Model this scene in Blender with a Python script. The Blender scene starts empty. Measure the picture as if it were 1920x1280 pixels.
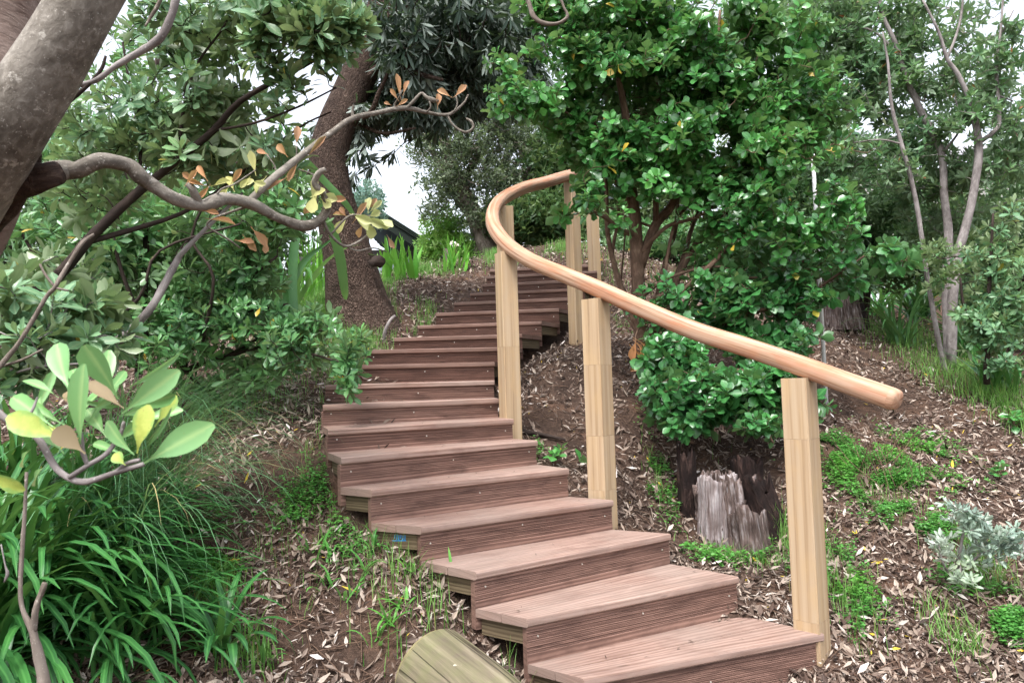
import bpy, math, random
import numpy as np
from mathutils import Vector, Matrix
SEED = 7
rng = np.random.default_rng(SEED)
random.seed(SEED)
C = bpy.context.scene.collection
PI = math.pi

# ------------------------------------------------------------------ camera
F = 1400.0
CAM = np.array([0.0, 0.0, 1.5])
pit, rol = math.atan(82 / F), math.radians(1.75)
Fw = np.array([0, math.cos(pit), math.sin(pit)])
R0 = np.array([1.0, 0, 0]); U0 = np.array([0, -math.sin(pit), math.cos(pit)])
Rt = math.cos(rol) * R0 - math.sin(rol) * U0
Up = math.sin(rol) * R0 + math.cos(rol) * U0
def at(px, py, d):
    return CAM + d * (Fw + (px - 960) / F * Rt - (py - 640) / F * Up)
def proj(p):
    q = np.asarray(p) - CAM
    d = q @ Fw
    return 960 + F * (q @ Rt) / d, 640 - F * (q @ Up) / d, d
cd = bpy.data.cameras.new('camera'); cam = bpy.data.objects.new('camera', cd); C.objects.link(cam)
cam.matrix_world = Matrix(((Rt[0], Up[0], -Fw[0], CAM[0]), (Rt[1], Up[1], -Fw[1], CAM[1]), (Rt[2], Up[2], -Fw[2], CAM[2]), (0, 0, 0, 1)))
cd.sensor_width = 36; cd.lens = 36 * F / 1920; cd.clip_end = 500; cd.clip_start = 0.05
cd.dof.use_dof = True; cd.dof.focus_distance = 4.0; cd.dof.aperture_fstop = 12
bpy.context.scene.camera = cam

# ------------------------------------------------------------------ mesh helpers
def link(name, me, parent=None, mat=None):
    o = bpy.data.objects.new(name, me); C.objects.link(o)
    if parent is not None: o.parent = parent; o.matrix_parent_inverse = Matrix.Translation(parent.location).inverted()
    if mat is not None: me.materials.append(mat)
    return o
def tag(o, label=None, cat=None, group=None, kind=None):
    if label: o['label'] = label
    if cat: o['category'] = cat
    if group: o['group'] = group
    if kind: o['kind'] = kind
    return o
def empty(name, loc, label, cat, group=None):
    o = bpy.data.objects.new(name, None); C.objects.link(o); o.location = Vector([float(v) for v in loc]); o.empty_display_size = .1
    return tag(o, label, cat, group)
def np_mesh(name, V, Q, attr=None, uv=None, smooth=True):
    """quads only; V (n,3), Q (m,4); attr (n,4) point colour; uv (n,2) per vertex or (m,4,2) per corner"""
    me = bpy.data.meshes.new(name)
    V = np.ascontiguousarray(V, np.float32); Q = np.ascontiguousarray(Q, np.int32)
    me.vertices.add(len(V)); me.vertices.foreach_set('co', V.ravel())
    me.loops.add(Q.size); me.loops.foreach_set('vertex_index', Q.ravel())
    me.polygons.add(len(Q)); me.polygons.foreach_set('loop_start', np.arange(0, Q.size, 4, dtype=np.int32))
    me.polygons.foreach_set('use_smooth', np.full(len(Q), smooth, bool))
    if uv is not None:
        uv = np.asarray(uv, np.float32)
        if uv.ndim == 2: uv = uv[Q]
        l = me.uv_layers.new(name='UVMap'); l.data.foreach_set('uv', np.ascontiguousarray(uv, np.float32).ravel())
    if attr is not None:
        a = me.attributes.new('lc', 'FLOAT_COLOR', 'POINT'); a.data.foreach_set('color', np.ascontiguousarray(attr, np.float32).ravel())
    me.update(calc_edges=True)
    return me

class QB:
    """collects quad pieces with uv and colour"""
    def __init__(s): s.V = []; s.Q = []; s.A = []; s.U = []; s.n = 0
    def add(s, V, Q, A=None, U=None):
        V = np.asarray(V, float).reshape(-1, 3); Q = np.asarray(Q, int).reshape(-1, 4)
        s.V.append(V); s.Q.append(Q + s.n); s.n += len(V)
        s.A.append(np.asarray(A, float) if A is not None else np.zeros((len(V), 4)))
        U = np.zeros((len(Q), 4, 2)) if U is None else np.asarray(U, float)
        if U.ndim == 2: U = U[Q]
        s.U.append(U)
    def build(s, name, mat, parent=None, smooth=True, origin=None):
        V = np.concatenate(s.V)
        if origin is not None: V = V - np.asarray(origin)
        me = np_mesh(name, V, np.concatenate(s.Q), np.concatenate(s.A), np.concatenate(s.U), smooth)
        o = link(name, me, parent, mat)
        if origin is not None: o.location = Vector([float(v) for v in origin])
        return o

def norm(v): 
    v = np.asarray(v, float); return v / (np.linalg.norm(v, axis=-1, keepdims=True) + 1e-12)

def smooth_path(pts, radii, k=5):
    """Catmull-Rom through pts"""
    P = np.asarray(pts, float); r = np.asarray(radii, float)
    if len(P) < 3 or k < 2: return P, r
    X = np.column_stack([P, r]); X = np.vstack([2 * X[0] - X[1], X, 2 * X[-1] - X[-2]])
    out = []
    for i in range(1, len(X) - 2):
        for t in np.arange(k) / k:
            a, b, c, d = X[i - 1], X[i], X[i + 1], X[i + 2]
            out.append(.5 * (2 * b + (c - a) * t + (2 * a - 5 * b + 4 * c - d) * t * t + (3 * b - a - 3 * c + d) * t ** 3))
    out.append(X[-2]); out = np.array(out)
    return out[:, :3], np.maximum(out[:, 3], .0004)

def tube(qb, pts, radii, n=8, k=4, lump=0.0, cap=True, seed=0, ell=1.0, A=None, rot=0.0, sq=0.0):
    P, r = smooth_path(pts, radii, k)
    m = len(P)
    T = np.gradient(P, axis=0); T = norm(T)
    up = np.array([0, 0, 1.0]) if abs(T[0][2]) < .9 else np.array([1.0, 0, 0])
    N = np.zeros_like(P); N[0] = norm(np.cross(np.cross(T[0], up), T[0]))
    for i in range(1, m):
        v = N[i - 1] - T[i] * (N[i - 1] @ T[i]); N[i] = norm(v)
    B = np.cross(T, N)
    ang = np.linspace(0, 2 * PI, n + 1)[:-1] + rot
    L = np.concatenate([[0], np.cumsum(np.linalg.norm(np.diff(P, axis=0), axis=1))])
    rr = r[:, None] * np.ones(n)
    if sq: rr = rr * (1 + sq * ((np.abs(np.cos(ang)) ** 4 + np.abs(np.sin(ang)) ** 4) ** -.25 - 1))[None, :]
    if lump > 0:
        g = np.random.default_rng(seed)
        ph = g.uniform(0, 6.28, 6)
        wl = max(r[0] * 5, .02)
        for j in range(3):
            rr = rr * (1 + lump * np.sin((j + 1) * ang[None, :] + ph[j] + L[:, None] / wl * (1.3 + j)) * np.sin(L[:, None] / wl * (2.1 + 1.7 * j) + ph[j + 3]))
    V = P[:, None, :] + rr[..., None] * (np.cos(ang)[None, :, None] * N[:, None, :] + ell * np.sin(ang)[None, :, None] * B[:, None, :])
    V = V.reshape(-1, 3)
    i, j = np.meshgrid(np.arange(m - 1), np.arange(n), indexing='ij')
    j2 = (j + 1) % n
    Q = np.stack([i * n + j, i * n + j2, (i + 1) * n + j2, (i + 1) * n + j], -1).reshape(-1, 4)
    per = 2 * PI * float(np.mean(r))
    ju = np.stack([j, j + 1, j + 1, j], -1) / n * per
    lv = np.stack([L[i], L[i], L[i + 1], L[i + 1]], -1)
    U = np.stack([ju, lv], -1).reshape(-1, 4, 2)
    if cap:
        for e, s in ((0, -1), (m - 1, 1)):
            c = len(V); ring = V[e * n:(e + 1) * n]
            V = np.vstack([V, ring.mean(0)[None] + s * T[e] * r[e] * .25])
            h = n // 2
            for a in range(0, n, 2):
                b, d = (a + 1) % n, (a + 2) % n
                q = [e * n + a, e * n + b, e * n + d, c]
                if s < 0: q = q[::-1]
                Q = np.vstack([Q, q]); U = np.concatenate([U, np.zeros((1, 4, 2))])
    At = np.tile(np.array([rng.random(), rng.random(), 0, 0]) if A is None else np.asarray(A, float), (len(V), 1))
    qb.add(V, Q, At, U)

# ---- leaf templates : x width, y length, z up
def leaf_tpl(k=4, wmax=.42, pos=.62, fold=.18, bend=.15, stalk=.1, wave=0.0, base_w=.08):
    """unit length leaf, (k+1)x3 grid. width profile obovate with the widest point at pos"""
    ys = np.linspace(0, 1, k + 1)
    t = np.clip((ys - stalk) / (1 - stalk), 0, 1)
    w = np.where(t < pos, np.sin(t / pos * PI / 2) ** 1.3, np.sqrt(np.maximum(0, 1 - ((t - pos) / (1 - pos)) ** 2.2)))
    w = np.maximum(w * wmax / 2, wmax * .5 * base_w); w[-1] = max(w[-1], wmax * .11)
    V = []
    for i, y in enumerate(ys):
        z = -bend * y * y
        zz = z + fold * w[i] + wave * math.sin(y * 9)
        V += [(-w[i], y, zz), (0, y, z), (w[i], y, z + fold * w[i] - wave * math.sin(y * 9))]
    Q = []
    for i in range(k):
        a = i * 3
        Q += [(a, a + 1, a + 4, a + 3), (a + 1, a + 2, a + 5, a + 4)]
    cr = np.tile([1, 0, 1], k + 1); ln = np.repeat(ys, 3)
    return np.array(V), np.array(Q), cr.astype(float), ln

def leaves(qb, tpls, pos, dirs, nrm, size, col=None):
    """place leaves: base pos, direction along, approx normal, length size"""
    pos = np.asarray(pos, float); n = len(pos)
    if n == 0: return
    Y = norm(dirs); X = norm(np.cross(Y, nrm)); Z = np.cross(X, Y)
    which = rng.integers(0, len(tpls), n)
    rr = rng.random((n, 2)) if col is None else np.asarray(col)
    for t, (V, Q, cr, ln) in enumerate(tpls):
        s = np.where(which == t)[0]
        if len(s) == 0: continue
        W = pos[s][:, None, :] + size[s][:, None, None] * (V[None, :, 0:1] * X[s][:, None] + V[None, :, 1:2] * Y[s][:, None] + V[None, :, 2:3] * Z[s][:, None])
        QQ = Q[None] + (np.arange(len(s)) * len(V))[:, None, None]
        A = np.zeros((len(s), len(V), 4)); A[..., 0] = rr[s, 0:1]; A[..., 1] = rr[s, 1:2]; A[..., 2] = cr; A[..., 3] = ln
        qb.add(W.reshape(-1, 3), QQ.reshape(-1, 4), A.reshape(-1, 4))

def rand_unit(n):
    v = rng.normal(size=(n, 3)); return norm(v)

# cheap value noise in 3-D for clumping
_pt = np.random.default_rng(3).random((32, 32, 32))
def vnoise(p, s):
    q = np.asarray(p) * s + 100; i = np.floor(q).astype(int); f = q - i; f = f * f * (3 - 2 * f)
    o = 0
    for a in (0, 1):
        for b in (0, 1):
            for c in (0, 1):
                w = (f[..., 0] if a else 1 - f[..., 0]) * (f[..., 1] if b else 1 - f[..., 1]) * (f[..., 2] if c else 1 - f[..., 2])
                o = o + w * _pt[(i[..., 0] + a) % 32, (i[..., 1] + b) % 32, (i[..., 2] + c) % 32]
    return o

# ------------------------------------------------------------------ materials
def srgb(h):
    if isinstance(h, str):
        h = [int(h[i:i + 2], 16) / 255 for i in (0, 2, 4)]
    return tuple(c / 12.92 if c <= .04045 else ((c + .055) / 1.055) ** 2.4 for c in h) + (1,)
class NT:
    def __init__(s, name):
        s.m = bpy.data.materials.new(name); s.m.use_nodes = True; s.t = s.m.node_tree; s.t.nodes.clear()
        s.out = s.n('ShaderNodeOutputMaterial')
    def n(s, ty, **kw):
        nd = s.t.nodes.new(ty)
        for k, v in kw.items():
            if k.startswith('i_'): nd.inputs[k[2:].replace('_', ' ')].default_value = v
            elif k.startswith('x_'): nd.inputs[int(k[2:])].default_value = v
            else: setattr(nd, k, v)
        return nd
    def l(s, a, b): s.t.links.new(a, b)
    def mix(s, f, a, b, mode='MIX'):
        nd = s.n('ShaderNodeMix', data_type='RGBA', blend_type=mode)
        for sock, v in ((nd.inputs[0], f), (nd.inputs[6], a), (nd.inputs[7], b)):
            if hasattr(v, 'links'): s.l(v, sock)
            else: sock.default_value = v
        return nd.outputs[2]
    def ramp(s, f, stops, mode='LINEAR'):
        nd = s.n('ShaderNodeValToRGB'); cr = nd.color_ramp; cr.interpolation = mode
        while len(cr.elements) > len(stops): cr.elements.remove(cr.elements[-1])
        while len(cr.elements) < len(stops): cr.elements.new(.5)
        for e, (p, c) in zip(cr.elements, stops):
            e.position = p; e.color = c if len(c) == 4 else (*c, 1)
        s.l(f, nd.inputs[0]); return nd.outputs[0]
    def math(s, op, a, b=0.0, clamp=False):
        nd = s.n('ShaderNodeMath', operation=op, use_clamp=clamp)
        for k, v in ((0, a), (1, b)):
            if hasattr(v, 'links'): s.l(v, nd.inputs[k])
            else: nd.inputs[k].default_value = v
        return nd.outputs[0]
    def coord(s, kind, scale=(1, 1, 1), rot=(0, 0, 0)):
        tc = s.n('ShaderNodeTexCoord'); mp = s.n('ShaderNodeMapping')
        mp.inputs['Scale'].default_value = scale; mp.inputs['Rotation'].default_value = rot
        s.l(tc.outputs[kind], mp.inputs[0]); return mp.outputs[0]
    def noise(s, co, scale, detail=4, rough=.55, dist=0.0):
        nd = s.n('ShaderNodeTexNoise'); nd.inputs['Scale'].default_value = scale; nd.inputs['Detail'].default_value = detail
        nd.inputs['Roughness'].default_value = rough; nd.inputs['Distortion'].default_value = dist
        s.l(co, nd.inputs['Vector']); return nd.outputs['Fac']
    def bsdf(s, col, rough=.6, spec=.4, bump=None, bstr=.3, bdist=.01, **kw):
        b = s.n('ShaderNodeBsdfPrincipled')
        for sock, v in ((b.inputs['Base Color'], col), (b.inputs['Roughness'], rough), (b.inputs['Specular IOR Level'], spec)):
            if hasattr(v, 'links'): s.l(v, sock)
            else: sock.default_value = v
        if bump is not None:
            bp = s.n('ShaderNodeBump'); bp.inputs['Strength'].default_value = bstr; bp.inputs['Distance'].default_value = bdist
            s.l(bump, bp.inputs['Height']); s.l(bp.outputs[0], b.inputs['Normal'])
        for k, v in kw.items(): b.inputs[k].default_value = v
        return b
    def done(s, sh): s.l(sh, s.out.inputs[0]); return s.m

def leaf_mat(name, c1, c2, under, rough=.4, spec=.5, transl=.3, yellow=.0, ycol='b8a93a', rib=None, tip=None, coat=0.0, edge=None):
    M = NT(name)
    at_ = M.n('ShaderNodeAttribute', attribute_name='lc'); sp = M.n('ShaderNodeSeparateColor'); M.l(at_.outputs['Color'], sp.inputs[0])
    r, g, cr = sp.outputs; ln = at_.outputs['Alpha']
    col = M.mix(r, srgb(c1), srgb(c2))
    nz = M.noise(M.coord('Object'), 60, 2)
    col = M.mix(M.math('MULTIPLY', nz, .35), col, srgb(c2))
    age = M.ramp(M.noise(M.coord('Object'), 2.6, 3, .6), [(.38, (.78, .82, .9, 1)), (.52, (1, 1, 1, 1)), (.68, (1.22, 1.14, .92, 1))]); col = M.mix(1.0, col, age, 'MULTIPLY')
    sp2 = M.ramp(M.noise(M.coord('Object'), 210, 2, .6), [(.7, (0, 0, 0, 1)), (.76, (.5, .5, .5, 1))]); col = M.mix(sp2, col, srgb('8a7a4a'))
    if rib is not None:
        rf = M.math('SUBTRACT', 1.0, M.math('MULTIPLY', cr, 3.2), True)
        col = M.mix(M.math('MULTIPLY', rf, .6), col, srgb(rib))
    if tip is not None:
        tf = M.math('MULTIPLY', M.math('SUBTRACT', ln, .7, True), 2.0, True)
        col = M.mix(tf, col, srgb(tip))
    if edge is not None:
        en = M.noise(M.coord('Object'), 55, 4, .6); ef = M.math('MULTIPLY', M.math('SUBTRACT', M.math('ADD', M.math('MULTIPLY', cr, .55), en), .82, True), 6.0, True)
        col = M.mix(M.math('MULTIPLY', ef, .8), col, srgb(edge))
        vn = M.ramp(M.noise(M.coord('Object', (1, 1, 1)), 130, 3, .7), [(.4, (.88, .9, .84, 1)), (.6, (1.04, 1.03, 1.05, 1))]); col = M.mix(1.0, col, vn, 'MULTIPLY')
    if yellow > 0:
        yf = M.math('GREATER_THAN', g, 1 - yellow)
        col = M.mix(yf, col, srgb(ycol))
    ge = M.n('ShaderNodeNewGeometry')
    col = M.mix(M.math('MULTIPLY', ge.outputs['Backfacing'], .75), col, srgb(under))
    b = M.bsdf(col, rough, spec)
    if coat: b.inputs['Coat Weight'].default_value = coat; b.inputs['Coat Roughness'].default_value = .25
    tr = M.n('ShaderNodeBsdfTranslucent')
    M.l(M.mix(.35, col, (.3, .5, .1, 1)), tr.inputs[0])
    mx = M.n('ShaderNodeMixShader'); mx.inputs[0].default_value = transl
    M.l(b.outputs[0], mx.inputs[1]); M.l(tr.outputs[0], mx.inputs[2])
    return M.done(mx.outputs[0])

def bark_mat(name, c1, c2, c3, scale=30, stretch=.25, bstr=.6, bdist=.01, lichen=None, lam=.62, ridged=False):
    M = NT(name)
    co = M.coord('UV', (1, stretch, 1))
    n1 = M.noise(co, scale, 6, .65, .4)
    n2 = M.noise(M.coord('Object'), 9, 3)
    col = M.ramp(n1, [(.3, srgb(c1)), (.52, srgb(c2)), (.72, srgb(c3))])
    col = M.mix(M.ramp(n2, [(.35, (0, 0, 0, 1)), (.7, (.6, .6, .6, 1))]), col, srgb(c1))
    h = n1
    if ridged:
        vo = M.n('ShaderNodeTexVoronoi', feature='DISTANCE_TO_EDGE'); vo.inputs['Scale'].default_value = scale * 1.9
        mp = M.n('ShaderNodeVectorMath', operation='ADD')
        nn = M.n('ShaderNodeTexNoise'); nn.inputs['Scale'].default_value = 12; M.l(co, nn.inputs['Vector'])
        sc = M.n('ShaderNodeVectorMath', operation='SCALE'); M.l(nn.outputs['Color'], sc.inputs[0]); sc.inputs['Scale'].default_value = .05
        M.l(co, mp.inputs[0]); M.l(sc.outputs[0], mp.inputs[1]); M.l(mp.outputs[0], vo.inputs['Vector'])
        e = M.ramp(vo.outputs['Distance'], [(.0, (.45, .45, .45, 1)), (.4, (1, 1, 1, 1))])
        col = M.mix(e, srgb(c1), col)
        h = M.math('ADD', M.math('MULTIPLY', e, 1.0), M.math('MULTIPLY', n1, .6))
    if lichen:
        li = M.noise(M.coord('Object'), 45, 5, .7)
        lm = M.ramp(li, [(lam, (0, 0, 0, 1)), (lam + .06, (1, 1, 1, 1))])
        col = M.mix(M.math('MULTIPLY', lm, .7), col, srgb(lichen))
        l2 = M.ramp(M.noise(M.coord('Object'), 220, 3, .6), [(.64, (0, 0, 0, 1)), (.7, (.7, .7, .7, 1))]); col = M.mix(l2, col, srgb(lichen))
        l3 = M.ramp(M.noise(M.coord('Object'), 6, 3, .6), [(.45, (0, 0, 0, 1)), (.65, (.45, .45, .45, 1))]); col = M.mix(l3, col, srgb(c3))
    return M.done(M.bsdf(col, .85, .2, h, bstr, bdist).outputs[0])

def wood_mat(name, light, mid, dark, gscale=(1.2, 60), knots=True, rough=.6, bstr=.15, blotch=None, stain=.0, spec=.3, joints=False, wsc=(1.6, 22), contrast=1.0, specks=None, knots_col=None, jmix=.5, jlow=(.6, .57, .54, 1), wv=.4, rp=(.22, .42, .68)):
    """grain runs along U of the UV map (metres)"""
    M = NT(name)
    a = M.noise(M.coord('UV', (gscale[0], gscale[1], 1)), 1.0, 5, .6, .3)
    b = M.noise(M.coord('UV', (gscale[0] * 3, gscale[1] * 5, 1)), 1.0, 3, .5)
    w = M.n('ShaderNodeTexWave', wave_type='BANDS', bands_direction='Y'); w.inputs['Scale'].default_value = 1.0
    w.inputs['Distortion'].default_value = 9; w.inputs['Detail'].default_value = 3; w.inputs['Detail Scale'].default_value = .8
    M.l(M.coord('UV', (wsc[0], wsc[1], 1)), w.inputs['Vector'])
    g = M.math('ADD', M.math('MULTIPLY', a, 1 - wv), M.math('MULTIPLY', w.outputs['Fac'], wv))
    col = M.ramp(g, [(rp[0], srgb(dark)), (rp[1], srgb(mid)), (rp[2], srgb(light))]); col = M.mix(1 - contrast, col, srgb(mid)) if contrast < 1 else col
    col = M.mix(M.math('MULTIPLY', b, .35 * contrast), col, srgb(dark), 'MULTIPLY')
    if blotch:
        n = M.noise(M.coord('UV', (3, 9, 1)), 1.5, 5, .6, .5)
        col = M.mix(M.ramp(n, [(.45, (0, 0, 0, 1)), (.72, (stain, stain, stain, 1))]), col, srgb(blotch))
    if knots_col:
        vo = M.n('ShaderNodeTexVoronoi'); vo.inputs['Scale'].default_value = 1.0; vo.inputs['Randomness'].default_value = 1.0
        M.l(M.coord('UV', (2.2, 9, 1)), vo.inputs['Vector'])
        kf = M.ramp(vo.outputs['Distance'], [(.035, (1, 1, 1, 1)), (.075, (0, 0, 0, 1))]); col = M.mix(M.math('MULTIPLY', kf, .7), col, srgb(knots_col))
    if specks:
        s1 = M.ramp(M.noise(M.coord('Object'), 160, 3, .7), [(.66, (0, 0, 0, 1)), (.7, (1, 1, 1, 1))])
        s2 = M.ramp(M.noise(M.coord('Object'), 5, 3, .6), [(.4, (0, 0, 0, 1)), (.65, (1, 1, 1, 1))])
        col = M.mix(M.math('MULTIPLY', M.math('MULTIPLY', s1, s2), .75), col, srgb(specks))
        du = M.ramp(M.noise(M.coord('Object'), 2.2, 5, .65), [(.4, (0, 0, 0, 1)), (.7, (.45, .45, .45, 1))]); col = M.mix(du, col, srgb('8f847c'))
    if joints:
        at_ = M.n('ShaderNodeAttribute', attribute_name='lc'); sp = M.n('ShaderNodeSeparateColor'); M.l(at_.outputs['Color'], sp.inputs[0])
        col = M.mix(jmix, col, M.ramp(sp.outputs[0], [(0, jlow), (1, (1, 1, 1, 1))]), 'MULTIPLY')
    return M.done(M.bsdf(col, rough, spec, g, bstr, .004).outputs[0])
# ------------------------------------------------------------------ light
sc = bpy.context.scene
sc.view_settings.view_transform = 'Standard'; sc.view_settings.look = 'None'; sc.view_settings.exposure = EXPO = 1.33; sc.view_settings.gamma = 1
wd = bpy.data.worlds.new('World'); sc.world = wd; wd.use_nodes = True
wt = wd.node_tree; bg = wt.nodes['Background']
sky = wt.nodes.new('ShaderNodeTexSky'); sky.sky_type = 'NISHITA'; sky.sun_disc = False
SUN_EL, SUN_AZ = math.radians(62), math.radians(200)     # azimuth measured from +Y clockwise
sky.sun_elevation = SUN_EL; sky.sun_rotation = SUN_AZ; sky.dust_density = 4; sky.air_density = 1.0
hs = wt.nodes.new('ShaderNodeHueSaturation'); hs.inputs['Saturation'].default_value = .34; hs.inputs['Value'].default_value = 1.25
wt.links.new(sky.outputs[0], hs.inputs['Color']); wt.links.new(hs.outputs[0], bg.inputs[0]); bg.inputs[1].default_value = .15
sl = bpy.data.lights.new('sun', 'SUN'); sl.energy = 1.5; sl.angle = math.radians(14); sl.color = (1, .98, .955)
so = bpy.data.objects.new('sun', sl); C.objects.link(so)
sd = Vector((math.sin(SUN_AZ) * math.cos(SUN_EL), math.cos(SUN_AZ) * math.cos(SUN_EL), math.sin(SUN_EL)))
so.rotation_euler = sd.to_track_quat('Z', 'Y').to_euler()
cy = sc.cycles
cy.max_bounces = 7; cy.diffuse_bounces = 4; cy.glossy_bounces = 2; cy.transmission_bounces = 4; cy.transparent_max_bounces = 4
cy.use_denoising = True; cy.use_adaptive_sampling = True; cy.adaptive_threshold = .02
cy.caustics_reflective = False; cy.caustics_refractive = False

# ------------------------------------------------------------------ staircase layout
W = 1.1
TP = [ # left px,py,depth   right px,py,depth (depth in tread widths)
 (1095,1272,2.46, 1545,1187,2.81), (990,1160,2.60, 1385,1080,3.07), (893,1072,2.75, 1258,1000,3.30), (790,987,2.90, 1150,937,3.48),
 (697,918,3.03, 1067,878,3.60), (640,858,3.20, 1008,825,3.75), (615,805,3.45, 963,785,3.95), (605,759,3.78, 935,747,4.20),
 (610,721,4.2, 927,713,4.5), (640,685,4.55, 927,678,4.8), (688,658,4.9, 950,648,5.05), (738,634,5.3, 979,625,5.3),
 (783,611,5.65, 1015,601,5.6), (817,588,5.97, 1048,576,5.9), (851,568,6.3, 1074,556,6.2), (881,551,6.63, 1096,538,6.5),
 (905,533,6.96, 1108,522,6.82), (912,517,7.29, 1119,508,7.14), (918,505,7.62, 1121,495,7.46)]
FL, FR, TZ = [], [], []
for (a, b, c, d, e, f) in TP:
    l = at(a, b, c * W); r = at(d, e, f * W); z = (l[2] + r[2]) / 2
    # slide the two ends along their view rays onto the common level (when the ray is steep enough)
    for p in (l, r): p[2] = z
    FL.append(l[:2]); FR.append(r[:2]); TZ.append(z)
for i in range(7):                      # well below the eye: exact intersection with the tread plane
    for S, px, py in ((FL, TP[i][0], TP[i][1]), (FR, TP[i][3], TP[i][4])):
        q = at(px, py, 1.0) - CAM; t = (TZ[i] - CAM[2]) / q[2]; p = CAM + q * t; S[i] = p[:2]
FL, FR = np.array(FL), np.array(FR); TZ = np.array(TZ)
print('rises', np.round(np.diff(TZ), 3)); print('widths', np.round(np.linalg.norm(FL - FR, axis=1), 2)); 
print('runs', np.round(np.linalg.norm(np.diff((FL + FR) / 2, axis=0), axis=1), 2))

# ------------------------------------------------------------------ terrain
ctl = []
def cp(px, py, d): ctl.append(at(px, py, d))
for t in [(600,1280,2.7),(600,1200,2.9),(600,1100,3.2),(700,1050,3.15),(600,1000,3.4),(600,950,3.6),(600,850,4.05),(400,1000,3.5),(400,900,3.9),
          (400,1250,2.65),(200,1250,2.6),(0,1250,2.6),(0,1000,3.3),(200,800,4.6),(0,800,4.6),(400,780,4.7),(560,740,4.85),
          (900,1200,3.0),(960,1275,2.85),(640,690,5.4),(700,612,6.2),(560,640,6.0),(400,660,6.2),(200,680,6.2),(0,690,6.4),
          (780,570,6.7),(730,545,7.4),(800,535,7.6),(850,515,8.6),(900,500,8.8),(780,500,9.5),(700,520,8.6),(840,498,9.6),(600,560,7.6),(500,600,7.6),(200,620,8),(0,640,8),
          (1000,705,5.4),(1020,800,4.8),(1000,660,5.8),(1080,640,6.4),(1150,985,3.95),(1090,905,4.25),(1030,860,4.5),(1200,1050,3.7),(1330,1130,3.4),(1440,1190,3.2),
          (1560,1275,3.02),(1700,1275,3.0),(1900,1275,2.95),(1850,1150,3.35),(1700,1150,3.35),(1650,1000,3.85),(1850,1000,3.85),(1400,1035,4.05),(1260,980,4.2),
          (1200,900,4.5),(1500,950,4.2),(1650,880,4.5),(1850,860,4.7),(1700,780,5.3),(1900,760,5.3),(1650,700,6.2),(1850,700,6.2),(1600,640,7.6),(1750,650,7.6),(1900,650,7.4),
          (1350,640,6.4),(1200,640,6.2),(1200,560,7.2),(1350,560,7.6),(1160,520,8.0),(1300,510,9.0),(1130,478,8.8),(1060,475,8.9),(1000,478,9.4),(1200,480,9.6),
          (1500,590,8.8),(1700,600,9.0),(1900,600,9.0),(1500,560,10.5),(1800,565,10.5),(1300,480,10.5),(1050,455,10.0),(950,470,10.2)]:
    cp(*t)
for i in range(len(TZ)):
    off = [.34, .3, .28, .26, .22, .17, .14, .12, .12, .13, .14, .15, .16, .16, .16, .15, .13, .1, .08][i]
    c = (FL[i] + FR[i]) / 2
    ctl.append(np.array([c[0], c[1], TZ[i] - off - .03]))
    if i > 5: ctl.append(np.array([FL[i][0] - .05, FL[i][1] + .05, TZ[i] - .1]))
    if 9 < i < 17: ctl.append(np.array([FR[i][0], FR[i][1] + .1, TZ[i] - .3]))
for t in [(0, 0, 0), (-1.5, 0, -.1), (1.5, 0, 0), (0, 1.2, .02), (-1.5, 1.5, .15), (1.6, 1.5, .05), (0, -2, -.1), (-3, -1, -.2), (3.5, -1, 0), (-4, 3, .7), (-5, 6, 1.7), (4.5, 3, .45), (5.5, 6, 1.2),
          (-5, 9, 2.2), (6, 10, 2.0), (-3, 11, 2.3), (-1.2, 11, 2.5), (0, 12.5, 2.6), (3, 12.5, 2.6), (6, 13, 2.4)]:
    ctl.append(np.array(t, float))
ctl = np.array(ctl)
def _U(r): return np.where(r > 1e-9, r * r * np.log(r + 1e-12), 0)
_n = len(ctl); _K = _U(np.linalg.norm(ctl[:, None, :2] - ctl[None, :, :2], axis=2)) + np.eye(_n) * .06
_P = np.column_stack([np.ones(_n), ctl[:, :2]])
_A = np.block([[_K, _P], [_P.T, np.zeros((3, 3))]]); _w = np.linalg.solve(_A, np.concatenate([ctl[:, 2], np.zeros(3)]))
def gz(x, y):
    x = np.atleast_1d(np.asarray(x, float)); y = np.atleast_1d(np.asarray(y, float)); sh = x.shape
    x, y = x.ravel(), y.ravel()
    xc, yc = np.clip(x, -5.5, 6.5), np.clip(y, -2.5, 13)
    o = np.empty(len(x))
    for s in range(0, len(x), 20000):
        a, b = xc[s:s + 20000], yc[s:s + 20000]
        r = np.hypot(a[:, None] - ctl[None, :, 0], b[:, None] - ctl[None, :, 1])
        o[s:s + 20000] = _U(r) @ _w[:_n] + _w[_n] + _w[_n + 1] * a + _w[_n + 2] * b
    far = np.maximum(0, y - 13)
    o = o - np.where(x < 3, .14, .05) * np.minimum(far, 25) - .1 * np.maximum(0, -x - 5.5).clip(0, 20)
    p = np.column_stack([x, y, np.zeros_like(x)])
    o = o + (vnoise(p, 5.3) - .5) * .035 + (vnoise(p, 14) - .5) * .015
    return o.reshape(sh)
def g1(x, y): return float(gz([x], [y])[0])
def gpt(px, py, lo=1.2, hi=14):
    """first point where the ray through a pixel meets the ground"""
    ds = np.linspace(lo, hi, 500); P = CAM + ds[:, None] * ((Fw + (px - 960) / F * Rt - (py - 640) / F * Up)[None])
    h = P[:, 2] - gz(P[:, 0], P[:, 1]); k = np.where(h < 0)[0]
    if len(k) == 0: return P[-1]
    p = P[k[0]].copy(); p[2] = g1(p[0], p[1]); return p
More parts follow.
